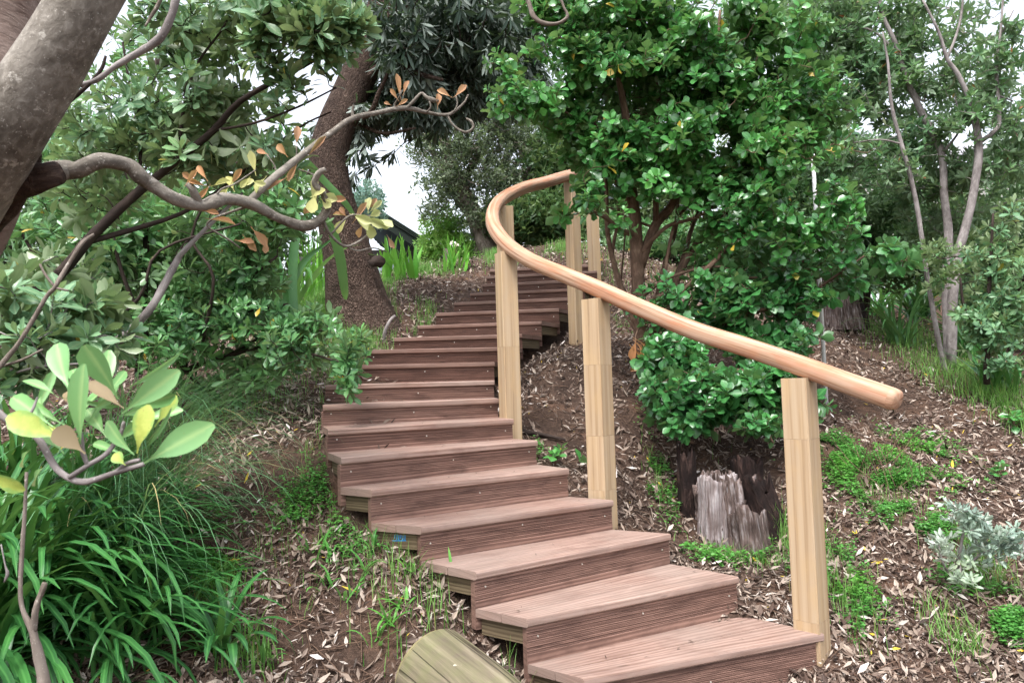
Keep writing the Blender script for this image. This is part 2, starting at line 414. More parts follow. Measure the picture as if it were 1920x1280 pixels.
def on_stairs(x, y, m=.02):
    """true where a point lies under or on the stairs"""
    x = np.asarray(x); y = np.asarray(y); ins = np.zeros(x.shape, bool)
    for i in range(len(FL) - 1):
        q = [FL[i], FR[i], FR[i + 1], FL[i + 1]]; ok = np.ones(x.shape, bool)
        for k in range(4):
            a, b = q[k], q[(k + 1) % 4]; e = b - a; L = np.linalg.norm(e)
            ok &= (e[0] * (y - a[1]) - e[1] * (x - a[0])) / L > -m
        ins |= ok
    return ins
def axis(a, b, lo, hi, fine, coarse_n):
    return np.unique(np.concatenate([np.linspace(a, lo, coarse_n), np.arange(lo, hi, fine), np.linspace(hi, b, coarse_n)]))
gx = axis(-90, 90, -5.5, 6.5, .07, 22); gy = axis(-30, 120, -2.5, 13, .07, 22)
X, Y = np.meshgrid(gx, gy); Z = gz(X, Y)
V = np.column_stack([X.ravel(), Y.ravel(), Z.ravel()]); nx = len(gx)
i, j = np.meshgrid(np.arange(len(gy) - 1), np.arange(nx - 1), indexing='ij'); a = (i * nx + j).ravel()
M = NT('soil')
co = M.coord('Object'); n1 = M.noise(co, 3.5, 6, .65); n2 = M.noise(co, 38, 5, .7); n3 = M.noise(co, 150, 3, .6)
col = M.ramp(n1, [(.3, srgb('3a2e28')), (.5, srgb('524239')), (.72, srgb('6e5546'))])
col = M.mix(.75, col, M.ramp(n2, [(.3, (.35, .32, .3, 1)), (.55, (1, 1, 1, 1)), (.75, (1.5, 1.3, 1.15, 1))]), 'MULTIPLY')
h = M.math('ADD', n2, M.math('MULTIPLY', n3, .6))
soil = M.done(M.bsdf(col, .95, .15, h, .9, .02).outputs[0])
g = link('ground', np_mesh('ground', V, np.column_stack([a, a + 1, a + nx + 1, a + nx])), None, soil); tag(g, 'brown hillside soil under leaf litter', kind='structure')

# ------------------------------------------------------------------ staircase
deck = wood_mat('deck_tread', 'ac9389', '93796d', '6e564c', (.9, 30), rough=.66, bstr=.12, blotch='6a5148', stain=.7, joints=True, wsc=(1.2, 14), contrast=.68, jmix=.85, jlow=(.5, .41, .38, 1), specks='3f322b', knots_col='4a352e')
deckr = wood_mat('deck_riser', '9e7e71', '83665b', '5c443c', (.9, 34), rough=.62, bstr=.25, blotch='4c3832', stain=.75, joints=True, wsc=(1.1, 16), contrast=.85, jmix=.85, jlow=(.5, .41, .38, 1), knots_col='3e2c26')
raw = wood_mat('bearer_wood', '746650', '5d503d', '463b2c', (1.5, 40), rough=.75, bstr=.3, blotch='5a4a38', stain=.5)
steel = (lambda M: M.done(M.bsdf(srgb('e8e4dc'), .3, .6, **{'Metallic': .7}).outputs[0]))(NT('screw_steel'))
st = empty('wooden_staircase', (FL[0][0], FL[0][1], g1(*FL[0])), 'curving outdoor staircase of reddish brown decking boards climbing the slope', 'staircase')

def loft(name, prof_l, prof_r, mat, parent, seg=6, attr=None, flat=True):
    """prof_*: (n,3) closed outlines at the left and the right end; grain U runs left->right"""
    A, B = np.asarray(prof_l, float), np.asarray(prof_r, float); n = len(A)
    qb = QB(); L = np.linalg.norm(B.mean(0) - A.mean(0))
    per = np.concatenate([[0], np.cumsum(np.linalg.norm(np.diff(np.vstack([A, A[:1]]), axis=0), axis=1))])
    ou, ov = rng.uniform(0, 50, 2)
    rows = [A + (B - A) * t for t in np.linspace(0, 1, seg + 1)]
    V = np.concatenate(rows); Q, U = [], []
    for s in range(seg):
        for k in range(n):
            k2 = (k + 1) % n
            Q.append((s * n + k, (s + 1) * n + k, (s + 1) * n + k2, s * n + k2))
            u0, u1 = ou + L * s / seg, ou + L * (s + 1) / seg
            U.append([(u0, ov + per[k]), (u1, ov + per[k]), (u1, ov + per[k + 1]), (u0, ov + per[k + 1])])
    me = bpy.data.meshes.new(name)
    faces = [tuple(q) for q in Q] + [tuple(range(n))] + [tuple(range((seg + 1) * n - 1, seg * n - 1, -1))]
    me.from_pydata([tuple(v) for v in V], [], faces)
    uvl = me.uv_layers.new(name='UVMap'); uvs = [c for q in U for c in q]
    for P_ in (A, B[::-1]):
        for p in P_: uvs.append((ou + (p[0] + p[1]) * .35, ov + p[2] * 6 + p[0]))
    uvl.data.foreach_set('uv', np.array(uvs, np.float32).ravel())
    at_ = me.attributes.new('lc', 'FLOAT_COLOR', 'POINT'); v_ = attr if attr is not None else rng.random()
    at_.data.foreach_set('color', np.tile([v_, 0, 0, 0], (len(V), 1)).astype(np.float32).ravel())
    o = link(name, me, parent, mat)
    import bmesh
    bm = bmesh.new(); bm.from_mesh(me); bmesh.ops.recalc_face_normals(bm, faces=bm.faces); bm.to_mesh(me); bm.free()
    return o
TH = .034
_bm_screw = None
def screw(p, nrm, parent):
    global _bm_screw
    if _bm_screw is None:
        import bmesh
        bm = bmesh.new(); bmesh.ops.create_cone(bm, cap_ends=True, segments=10, radius1=.0042, radius2=.0034, depth=.003)
        _bm_screw = bpy.data.meshes.new('screw'); bm.to_mesh(_bm_screw); bm.free(); _bm_screw.materials.append(steel)
    o = bpy.data.objects.new('screw', _bm_screw); C.objects.link(o)
    o.parent = parent; o.matrix_parent_inverse = Matrix.Identity(4)
    o.location = Vector([float(v) for v in p])
    o.rotation_euler = Vector([float(v) for v in nrm]).to_track_quat('Z', 'Y').to_euler()
def parent_loc(o):
    v = Vector((0, 0, 0))
    while o is not None: v = v + o.location; o = o.parent
    return v
NS = len(TZ)
def n3(p, z): return np.array([p[0], p[1], z])
for i in range(NS):
    L, R = FL[i], FR[i]; e = (R - L) / np.linalg.norm(R - L); inw = np.array([-e[1], e[0]])
    over = .014
    if i < NS - 1: Lb, Rb = FL[i + 1], FR[i + 1]; e2 = (Rb - Lb) / np.linalg.norm(Rb - Lb); in2 = np.array([-e2[1], e2[0]]); Lb = Lb + in2 * (over - .0005); Rb = Rb + in2 * (over - .0005)
    else: Lb = L + (FL[i] - FL[i - 1]); Rb = R + (FR[i] - FR[i - 1])
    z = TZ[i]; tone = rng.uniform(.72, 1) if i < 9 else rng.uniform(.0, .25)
    def prof(P_, Q_, f0, f1, nose):
        d = Q_ - P_; ln_ = np.linalg.norm(d); u = d / ln_; pts = []
        s0, s1 = f0 * ln_, f1 * ln_
        r = .007 if nose else .002
        pts += [(s0, z - TH + r), (s0 + r, z - TH), (s1 - .002, z - TH), (s1, z - TH + .002), (s1, z - .003), (s1 - .003, z)]
        pts += [(s0 + r * 1.2, z), (s0 + r * .35, z - r * .3), (s0, z - r)]
        return [n3(P_ + u * s, zz) for s, zz in pts]
    wmin = np.linalg.norm(Lb - L)
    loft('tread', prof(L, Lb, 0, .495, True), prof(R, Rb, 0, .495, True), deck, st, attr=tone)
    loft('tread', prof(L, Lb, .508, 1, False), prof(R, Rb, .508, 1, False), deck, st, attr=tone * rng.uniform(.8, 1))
    # riser under this nosing, reeded face
    zb = (TZ[i - 1] - .085) if i else z - .30
    zl = (TZ[i - 1]) if i else z - .26
    Lr, Rr = L + inw * over, R + inw * over
    top = z - TH - .001; hgt = top - zl; pr = [(.032, zb), (0, zb)]
    y0 = zl + hgt * (.26 if i < 8 else .1); pr.append((0, y0 - .002))
    k = max(4, int((top - .012 - y0) / .0068)); step = (top - .01 - y0) / k
    for q in range(k):
        yy = y0 + q * step
        pr += [(.0032, yy), (.0032, yy + step * .38), (0, yy + step * .5), (0, yy + step * .92)]
    pr += [(0, top - .004), (.003, top), (.032, top)]
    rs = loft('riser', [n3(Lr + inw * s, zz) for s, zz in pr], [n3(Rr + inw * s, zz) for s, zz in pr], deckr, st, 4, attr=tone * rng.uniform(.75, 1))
    for f in (.045, .5 + rng.uniform(-.04, .04), .955):
        p = Lr + (Rr - Lr) * f; screw(n3(p - inw * .0008, top - .3 * hgt + rng.uniform(-.012, .012)), np.array([-inw[0], -inw[1], 0]), rs)
    # bearers under the tread ends
    if i < NS - 1:
        for P_, Q_, s_ in ((L, Lb, 1), (R, Rb, -1)):
            d = Q_ - P_; ln_ = np.linalg.norm(d); u = d / ln_; sid = e * s_
            a0 = P_ + u * .05 + sid * .022; a1 = P_ + u * (ln_ - .004) + sid * .022; zt = z - TH - .0015
            pa = [n3(a0, zt), n3(a0 + sid * .04, zt), n3(a0 + sid * .04, zt - .07), n3(a0, zt - .07)]
            pb = [n3(a1, zt), n3(a1 + sid * .04, zt), n3(a1 + sid * .04, zt - .07), n3(a1, zt - .07)]
            b_ = loft('bearer', pa, pb, raw, st, 2)
            if i == 3 and s_ == 1:
                blue = (lambda M: M.done(M.bsdf(srgb('2f86c0'), .7, .2).outputs[0]))(NT('marking_crayon'))
                qb = QB(); nn = n3(-sid, 0)
                def stroke(u0, z0, u1, z1, w=.004):
                    A_ = np.array([u0, z0]); B_ = np.array([u1, z1]); t = (B_ - A_) / np.linalg.norm(B_ - A_); o_ = np.array([-t[1], t[0]]) * w / 2
                    pts = [A_ - o_, B_ - o_, B_ + o_, A_ + o_]
                    qb.add([n3(a0 + u * q[0], zt + q[1]) - n3(sid, 0) * .0015 for q in pts], [[0, 1, 2, 3]])
                for k_ in range(6):
                    u0 = .06 + k_ * .011; stroke(u0, -.01 - .002 * (k_ % 2), u0 + .002, -.036 + .004 * (k_ % 3), .005)
                stroke(.055, -.033, .13, -.039, .004)
                o_ = qb.build('blue_mark', blue, b_, False)

# ------------------------------------------------------------------ handrail
pine = wood_mat('pine_post', 'b9a58b', 'ab9376', '8d765c', (.8, 60), rough=.6, bstr=.1, blotch='b5986f', stain=.5, joints=True, wsc=(.5, 6), contrast=.7, jmix=.2, wv=.15, rp=(.33, .44, .6))
railw = wood_mat('rail_wood', 'bc9d86', 'ad8b70', '825f4b', (1.3, 46), rough=.62, bstr=.1, blotch='b26a44', stain=.6, spec=.4, wsc=(.8, 16), contrast=1.0, wv=.0, rp=(.37, .45, .56))
hr = empty('handrail', tuple(at(1520, 1200, 2.9)), 'curved varnished timber handrail on pale square pine posts beside the steps', 'handrail')
def post(px, ptop, d, pbot, side, ang, ppx, joints):
    c = at(px, ptop, d); zt = c[2]
    q = at(ppx, pbot, d); zb = min(q[2], g1(c[0], c[1])) - .1
    qa = []
    a = math.radians(ang); ux = np.array([math.cos(a), math.sin(a)]); uy = np.array([-ux[1], ux[0]])
    b = .004; h = side / 2
    out = [(-h + b, -h), (h - b, -h), (h, -h + b), (h, h - b), (h - b, h), (-h + b, h), (-h, h - b), (-h, -h + b)]
    zs = [zb] + joints_z(joints, zt, d) + [zt]
    bx = empty_part = None
    objs = None
    qb = QB(); n = 8
    for s in range(len(zs) - 1):
        z0, z1 = zs[s], zs[s + 1]; at0 = rng.random(); ou, ov = rng.uniform(0, 40, 2)
        A = [n3(c[:2] + ux * x + uy * y, z0) for x, y in out]; B = [n3(c[:2] + ux * x + uy * y, z1 - .0008) for x, y in out]
        per = np.concatenate([[0], np.cumsum([np.hypot(out[(k + 1) % 8][0] - out[k][0], out[(k + 1) % 8][1] - out[k][1]) for k in range(8)])])
        Q = [(k, (k + 1) % 8, 8 + (k + 1) % 8, 8 + k) for k in range(8)]
        U = [[(ou, ov + per[k]), (ou, ov + per[k + 1]), (ou + z1 - z0, ov + per[k + 1]), (ou + z1 - z0, ov + per[k])] for k in range(8)]
        V_ = A + B
        cap = [(8, 9, 10, 11), (8, 11, 12, 15), (12, 13, 14, 15)]
        U += [[(ou + V_[v][0] * 3, ov + V_[v][1] * 3) for v in q] for q in cap]
        qb.add(V_, Q + cap, np.tile([at0, 0, 0, 0], (16, 1)), U)
    return qb.build('post', pine, hr, False), c
def joints_z(js, zt, d): return sorted(zt - j for j in js)
posts = []
for a in [(1497, 708, 3.23, 1280, .112, 45, 1520, (.26, 1.02)), (1116, 561, 3.98, 985, .11, 48, 1127, (.35, .72, 1.0)),
          (948, 474, 4.6, 800, .106, 24, 957, (.58,)), (946, 388, 5.32, 700, .098, 24, 950, (.5,)),
          (1071, 341, 6.5, 630, .098, 40, 1078, (.33,)), (1108, 325, 8.05, 494, .1, 30, 1110, (.4,))]:
    posts.append(post(*a))
RL = [(1672,747,2.92), (1590,718,3.07), (1500,685,3.23), (1400,651,3.4), (1300,619,3.6), (1200,577,3.8), (1118,540,3.99), (1050,512,4.2), (1000,491,4.38), (960,466,4.54),
      (937,443,4.68), (924,418,4.88), (926,393,5.1), (944,372,5.4), (981,353,5.75), (1022,342,6.1), (1055,332,6.4), (1074,327,6.56)]
RP = [at(*t) for t in RL]
qb = QB()
RR = .0435
tube(qb, RP, [RR] * len(RP), n=20, k=6, cap=False, A=[.5, 0, 0, 0], sq=.55)
Pm, _ = smooth_path(RP, [RR] * len(RP), 6)
# rounded near end and flat far end
T0 = norm(Pm[0] - Pm[1])
for i_end, T_, prof in ((0, T0, [(1, 0), (.96, .012), (.86, .022), (.7, .027), (.02, .029)]), (-1, norm(Pm[-1] - Pm[-2]), [(1, 0), (.96, .002), (.02, .002)])):
    u_ = norm(np.cross(T_, [0, 0, 1])); w_ = np.cross(u_, T_); an = np.linspace(0, 2 * PI, 21)[:-1]
    V_ = np.concatenate([Pm[i_end] + T_ * hh + RR * rr * (1 + .55 * ((np.abs(np.cos(an)) ** 4 + np.abs(np.sin(an)) ** 4) ** -.25 - 1))[:, None] * (np.cos(an)[:, None] * u_ + np.sin(an)[:, None] * w_) for rr, hh in prof])
    Q_ = [(r_ * 20 + k, (r_ + 1) * 20 + k, (r_ + 1) * 20 + (k + 1) % 20, r_ * 20 + (k + 1) % 20) for r_ in range(len(prof) - 1) for k in range(20)]
    uvv = np.column_stack([np.tile(an * RR, len(prof)), np.repeat([hh for _, hh in prof], 20)])
    qb.add(V_, Q_, np.tile([.5, 0, 0, 0], (len(V_), 1)), uvv)
rail = qb.build('rail', railw, hr)
# grain must run along the rail: swap the uv axes
l = rail.data.uv_layers[0].data; uv = np.zeros(len(l) * 2, np.float32); l.foreach_get('uv', uv); uv = uv.reshape(-1, 2)[:, ::-1]; l.foreach_set('uv', np.ascontiguousarray(uv).ravel())
dark_steel = (lambda M: M.done(M.bsdf(srgb('6a6a68'), .4, .5, **{'Metallic': .9}).outputs[0]))(NT('bracket_steel'))
for (o, c) in posts[:5]:
    k = np.argmin(np.linalg.norm(Pm[:, :2] - c[:2], axis=1)); zr = Pm[k][2] - RR
    gap = max(zr - c[2], .004)
    qb = QB(); tube(qb, [n3(c[:2], c[2] - .01), n3(c[:2], c[2] + gap + .02)], [.008, .008], 10, 1)
    v = norm(Pm[min(k + 2, len(Pm) - 1)] - Pm[max(k - 2, 0)]) * .04
    tube(qb, [n3(Pm[k][:2], zr + .004) - v, n3(Pm[k][:2], zr + .004) + v], [.012, .012], 8, 1, ell=.3)
    qb.build('bracket', dark_steel, hr)
# ------------------------------------------------------------------ plant builders
OBO = [leaf_tpl(4, .37, .66, .25, .12, .1), leaf_tpl(4, .34, .68, .35, -.08, .1), leaf_tpl(4, .39, .64, .15, .25, .1)]           # obovate
OBO_S = [leaf_tpl(2, .44, .6, .25, .12, .1), leaf_tpl(2, .4, .6, .3, -.08, .1)]
RND = [leaf_tpl(4, .68, .58, .25, .16, .12, .02), leaf_tpl(4, .62, .6, .4, .05, .12, .02), leaf_tpl(4, .72, .56, .18, .3, .12)]    # broad glossy
LNC = [leaf_tpl(4, .17, .62, .2, .1, .05), leaf_tpl(4, .19, .6, .3, -.1, .05), leaf_tpl(4, .15, .62, .1, .2, .05)]
LNS = [leaf_tpl(4, .36, .5, .25, .12, .12), leaf_tpl(4, .32, .5, .3, -.1, .12)]
TIN = [leaf_tpl(2, .5, .55, .25, .1, .05), leaf_tpl(2, .42, .5, .3, -.1, .05)]
LIT = [leaf_tpl(2, .3, .5, .35, -.35, .03), leaf_tpl(2, .22, .5, .3, .3, .03), leaf_tpl(2, .38, .5, .6, -.2, .03), leaf_tpl(2, .15, .5, -.3, .2, .03)]

bark_grey = bark_mat('grey_bark', '4b423c', '6f655c', '9a8f86', 35, .3, .5, .006, 'b9b5ab')
bark_pale = bark_mat('pale_bark', '564f4d', '7e7775', 'a69f9d', 45, .3, .4, .004, 'c4c2c0', .66)
bark_brown = bark_mat('brown_twig_bark', '4a3a30', '705a4c', '937b6a', 40, .3, .4, .004)
bark_dark = bark_mat('dark_twig_bark', '231c19', '3b312c', '574a43', 40, .3, .4, .004)
bark_rough = bark_mat('rough_bark', '3a2d27', '66544a', '8d7b6f', 55, .3, 1.0, .025, None, .62, True)
bark_near = bark_mat('leaning_bark', '48413a', '6f685f', 'a09a91', 60, .8, .9, .004, 'b9b4ab', .61)
bark_near2 = bark_mat('leaning_bark_brown', '4d3d35', '74625a', '95857c', 16, 3.5, .8, .008, 'a39a90', .7)

def px_r(wpx, d): return wpx * d / F / 2
def stem_pts(seq):
    """(px,py,d,width_px) -> points and radii"""
    return [at(a, b, d) for a, b, d, w in seq], [px_r(w, d) for a, b, d, w in seq]

def rosettes(qb, tips, axes, tpls, size, per, spread=(30, 80), spacing=.015, col=None, szvar=.25, droop=0.0):
    n = len(tips)
    if n == 0: return
    a = norm(axes); ref = np.tile([0, 0, 1.0], (n, 1)); ref[np.abs(a[:, 2]) > .9] = [1.0, 0, 0]
    u = norm(np.cross(a, ref)); v = np.cross(a, u)
    P, D, N, S, CC = [], [], [], [], []
    ph = rng.uniform(0, 6.28, n); sz = size * rng.uniform(1 - szvar, 1 + szvar * .6, n); cr = rng.random(n)
    for k in range(per):
        keep = rng.random(n) > .1
        az = ph + k * 2.4 + rng.normal(0, .25, n); f = k / max(per - 1, 1)
        th = np.radians(spread[0] + (spread[1] - spread[0]) * f + rng.normal(0, 9, n))
        rad = np.cos(az)[:, None] * u + np.sin(az)[:, None] * v
        d = np.cos(th)[:, None] * a + np.sin(th)[:, None] * rad; d[:, 2] -= droop
        nn = a * np.sin(th)[:, None] - rad * np.cos(th)[:, None] + rng.normal(0, .25, (n, 3))
        p = tips - a * (f * spacing * per)[..., None] if np.ndim(f) else tips - a * (f * spacing * per)
        s = sz * (.6 + .4 * min(1, f * 1.6 + .15)) * rng.uniform(.85, 1.12, n)
        P.append(p[keep]); D.append(d[keep]); N.append(nn[keep]); S.append(s[keep])
        c = np.column_stack([np.clip(.6 * cr + .4 * rng.random(n) - .25 * f + .1, 0, 1), rng.random(n)]); CC.append(c[keep])
    leaves(qb, tpls, np.concatenate(P), np.concatenate(D), np.concatenate(N), np.concatenate(S), np.concatenate(CC))

GAPS = []      # (px,py,rx,ry) openings through the crowns towards the sky
def blob_pts(blobs, thr=.42, nscale=3.5, shell=.5, gaps=()):
    out = []
    for (px, py, d, rx, ry, rd, n) in blobs:
        c = at(px, py, d); k = int(n * 2.2) + 8
        q = rand_unit(k) * (rng.random(k) ** shell)[:, None]
        p = c + q[:, 0:1] * rx * d / F * Rt + q[:, 1:2] * ry * d / F * Up + q[:, 2:3] * rd * Fw
        ok = vnoise(p, nscale) + rng.normal(0, .06, k) > thr
        ok &= p[:, 2] > gz(p[:, 0], p[:, 1]) + .06
        for (gx_, gy_, gr, gs) in gaps:
            cc = at(gx_, gy_, d); qx = ((p - cc) @ Rt) / (gr * d / F); qy = ((p - cc) @ Up) / (gs * d / F)
            ok &= (qx * qx + qy * qy) > 1 + rng.normal(0, .25, k)
        p = p[ok][:n]; out.append(p)
    return np.concatenate(out)

def grow(qb, skel, tips, r0=.004, rtip=.0014, sides=4, upb=.35, kink=.12, maxlen=9):
    """connect tips to the skeleton by curved twigs; returns tip axes"""
    nodes = np.empty((len(skel) + 2 * len(tips) + 4, 3)); m = len(skel); nodes[:m] = skel
    base = skel.copy()
    d0 = np.array([np.min(np.linalg.norm(base - t, axis=1)) for t in tips]) if len(tips) * len(base) < 4e6 else rng.random(len(tips))
    ax = np.zeros_like(tips)
    for i in np.argsort(d0):
        t = tips[i]; dv = nodes[:m] - t; dist = np.linalg.norm(dv, axis=1) + .5 * np.maximum(0, dv[:, 2])
        k = int(np.argmin(dist)); b = nodes[k]; L = np.linalg.norm(t - b)
        mid = b + (t - b) * .55 + rng.normal(0, 1, 3) * L * kink; mid[2] -= L * .1 * upb
        q1 = b + (mid - b) * .5 + rng.normal(0, 1, 3) * L * kink * .4
        rr = min(r0 * 1.8, rtip + L * .012)
        tube(qb, [b, q1, mid, t], [rr, rr * .85, (rr + rtip) / 2, rtip], sides, 2, cap=False)
        nodes[m] = mid; nodes[m + 1] = t; m += 2
        ax[i] = norm(t - mid) + np.array([0, 0, upb])
    return norm(ax)

def shrub(name, label, cat, stems, blobs, lmat, bmat, tpls, size, per=8, thr=.42, nscale=3.5, shell=.5, spread=(30, 80), group=None, gaps=(),
          spacing=.006, rtip=.0014, r0=.004, upb=.35, droop=0.0, twigs=True, sides=4, stem_sides=8, lump=.06, base=None, ssm=4, one=False, szvar=.25):
    b0 = stems[0][0]; bp = at(b0[0], b0[1], b0[2]) if base is None else base
    root = empty(name, bp, label, cat, group)
    sk = []
    qt = QB(); qs = QB()
    for si, s in enumerate(stems):
        P, r = stem_pts(s)
        tube(qt if si == 0 and not one else qs, P, r, stem_sides, ssm, lump, seed=si)
        Ps, _ = smooth_path(P, r, 4); sk.append(Ps)
    if qt.n: qt.build('trunk', bmat, root)
    sk = np.concatenate(sk)
    tips = blob_pts(blobs, thr, nscale, shell, gaps)
    qb = qs
    if twigs: ax = grow(qb, sk, tips, r0, rtip, sides, upb)
    else:
        ax = rand_unit(len(tips)) + np.array([0, 0, upb * 1.5]) + norm(tips - sk.mean(0)) * .6
    if qb.n: qb.build('stems' if one else 'branches', bmat, root)
    ql = QB(); rosettes(ql, tips, ax, tpls, size, per, spread, spacing, droop=droop, szvar=szvar)
    ql.build('crown', lmat, root)
    return root

def ribbon(qb, P, Wd, side, fold=.25, col=(0, 0)):
    """folded strap along P; side = (n,3) sideways unit vectors"""
    P = np.asarray(P); n = len(P); Wd = np.asarray(Wd)[:, None] / 2
    T = norm(np.gradient(P, axis=0)); S = norm(side); N = np.cross(S, T)
    V = np.stack([P - S * Wd + N * Wd * fold, P, P + S * Wd + N * Wd * fold], 1).reshape(-1, 3)
    i = np.arange(n - 1) * 3
    Q = np.concatenate([np.stack([i, i + 1, i + 4, i + 3], 1), np.stack([i + 1, i + 2, i + 5, i + 4], 1)])
    A = np.zeros((n * 3, 4)); A[:, 0] = col[0]; A[:, 1] = col[1]; A[:, 2] = np.tile([1, 0, 1], n); A[:, 3] = np.repeat(np.linspace(0, 1, n), 3)
    qb.add(V, Q, A)

def strap_leaf(qb, base, az, elev, L, w, droop, seg=9, fold=.3, tipw=.15, wpos=.4, twist=0.0, basew=.6, point=2.6):
    """an arching leaf: starts at elevation elev and bends over by droop radians"""
    d = np.array([math.cos(az), math.sin(az)]); P = [np.asarray(base, float)]; th = elev
    for i in range(seg):
        th2 = th - droop * ((i + .5) / seg) ** 1.3 * 1.6 / seg * 1.6
        P.append(P[-1] + L / seg * np.array([d[0] * math.cos(th2), d[1] * math.cos(th2), math.sin(th2)])); th = th2
    t = np.linspace(0, 1, seg + 1)
    Wd = w * np.where(t < wpos, basew + (1 - basew) * (t / wpos), np.sqrt(np.maximum(0, 1 - ((t - wpos) / (1 - wpos)) ** point)))
    Wd = np.maximum(Wd, w * tipw * .3)
    s = np.array([-d[1], d[0], 0.0]); sd_ = np.tile(s, (seg + 1, 1)); sd_[:, 2] += twist * t
    sd_ *= -1
    P = np.array(P); g = gz(P[:, 0], P[:, 1]) + .008; P[:, 2] = np.maximum(P[:, 2], g)
    ribbon(qb, P, Wd, sd_, fold, (rng.random(), rng.random()))

def strap_plant(name, label, cat, base, n, L, w, mat, elev=(55, 85), droop=(1.2, 2.2), az=(0, 360), spread=.06, group=None, seg=9, fold=.3, part='leaves', **kw):
    root = empty(name, base, label, cat, group)
    qb = QB()
    for k in range(n):
        a = math.radians(rng.uniform(*az)); r = spread * math.sqrt(rng.random()); a2 = rng.uniform(0, 6.28)
        b = np.array([base[0] + r * math.cos(a2), base[1] + r * math.sin(a2), 0.0]); b[2] = g1(b[0], b[1]) - .01
        strap_leaf(qb, b, a, math.radians(rng.uniform(*elev)), L * rng.uniform(.65, 1.1), w * rng.uniform(.75, 1.1), rng.uniform(*droop), seg, fold, **kw)
    qb.build(part, mat, root)
    return root

# ------------------------------------------------------------------ leaf materials
m_karo = leaf_mat('grey_green_leaf', '3f6a44', '77a275', '8a9870', .4, .5, .3, .012, '9a8f3a', '86a070')
m_karo_near = leaf_mat('grey_green_leaf_near', '456c49', '82aa7e', '808c68', .36, .55, .28, .01, 'a89b45', '9cb48a')
m_karo_dark = leaf_mat('green_shrub_leaf', '31603a', '659c5e', '78946a', .32, .6, .28, .012, 'b39b3c', '7d9a62')
m_gloss = leaf_mat('glossy_leaf', '25582c', '579a4b', '6e925e', .3, .6, .26, .008, 'b9a03e', '5a9a52', coat=.2)
m_gloss_low = leaf_mat('glossy_leaf_low', '20502a', '478545', '628a5a', .3, .6, .2, .005, 'a9a03e', '529050', coat=.2)
m_dark = leaf_mat('dark_narrow_leaf', '28382c', '42554a', '8d9890', .5, .4, .15)
m_far = leaf_mat('far_leaf', '323d2e', '58674e', '78836a', .5, .4, .25)
m_far_dark = leaf_mat('far_dark_leaf', '2a4426', '456538', '6d7f56', .5, .4, .25)
m_bright = leaf_mat('bright_leaf', '4a7f30', '7bb04a', '8fae62', .45, .4, .35)
m_back = leaf_mat('back_leaf', '34563a', '68905e', '7c9474', .42, .45, .3, .01, '8a5a35')
m_agap = leaf_mat('agapanthus_leaf', '20502b', '427c3e', '46783e', .36, .45, .22, .008, 'b7a23a', '65a458')
m_flax = leaf_mat('iris_leaf', '3f8a28', '74b540', '6fa844', .4, .4, .4, .0)
m_flax_d = leaf_mat('flax_leaf', '2f5c2e', '4f7d48', '5d8750', .4, .4, .25, .0)
m_grass = leaf_mat('grass_blade', '457c30', '76a850', '729c52', .5, .3, .35, .08, 'a89a68')
m_sedge = leaf_mat('sedge_blade', '3e6b45', '6d9a6c', '6d9468', .45, .4, .3, .06, 'b8a878')
m_cover = leaf_mat('ground_cover_leaf', '3a7a2e', '68a84e', '6ea45a', .45, .4, .35)
m_silver = leaf_mat('silver_leaf', '738a78', '98ab99', 'b9c4b8', .6, .3, .15, .0, rib='b9c6b8')
m_dead = leaf_mat('withered_leaf', '9c6d4c', 'bf9475', 'b08c70', .6, .3, .3)
m_yel = leaf_mat('yellowing_leaf', 'bcbd76', 'd6d69c', 'c2c08c', .5, .4, .4, .12, 'b98a60')
m_big = leaf_mat('close_leaf', '649a56', '8cb87a', '91886c', .4, .5, .32, .0, rib='acca88')
# ------------------------------------------------------------------ leaning tree, top left, close to the camera
lt = empty('leaning_tree', at(-560, 1250, 1.5), 'smooth grey brown tree leaning in from the left edge, bare twisting branch reaching right', 'tree')
qb = QB()
P, r = stem_pts([(-560, 1250, 1.5, 250), (-420, 900, 1.55, 240), (-260, 620, 1.55, 225), (-120, 430, 1.55, 215), (-60, 300, 1.55, 205), (-45, 190, 1.55, 205), (-38, 60, 1.6, 200), (-30, -120, 1.65, 190), (0, -300, 1.7, 180)])
tube(qb, P, r, 28, 8, .03, seed=3); qb.build('trunk', bark_near2, lt)
qb = QB()
P, r = stem_pts([(-330, 700, 1.58, 120), (-215, 570, 1.57, 140), (-130, 460, 1.51, 150), (-60, 350, 1.42, 146), (14, 245, 1.36, 130), (72, 150, 1.34, 124), (118, 72, 1.33, 118), (165, -10, 1.33, 114), (230, -130, 1.33, 108), (300, -260, 1.34, 100)])
tube(qb, P, r, 28, 8, .025, seed=5); qb.build('limb', bark_near, lt)
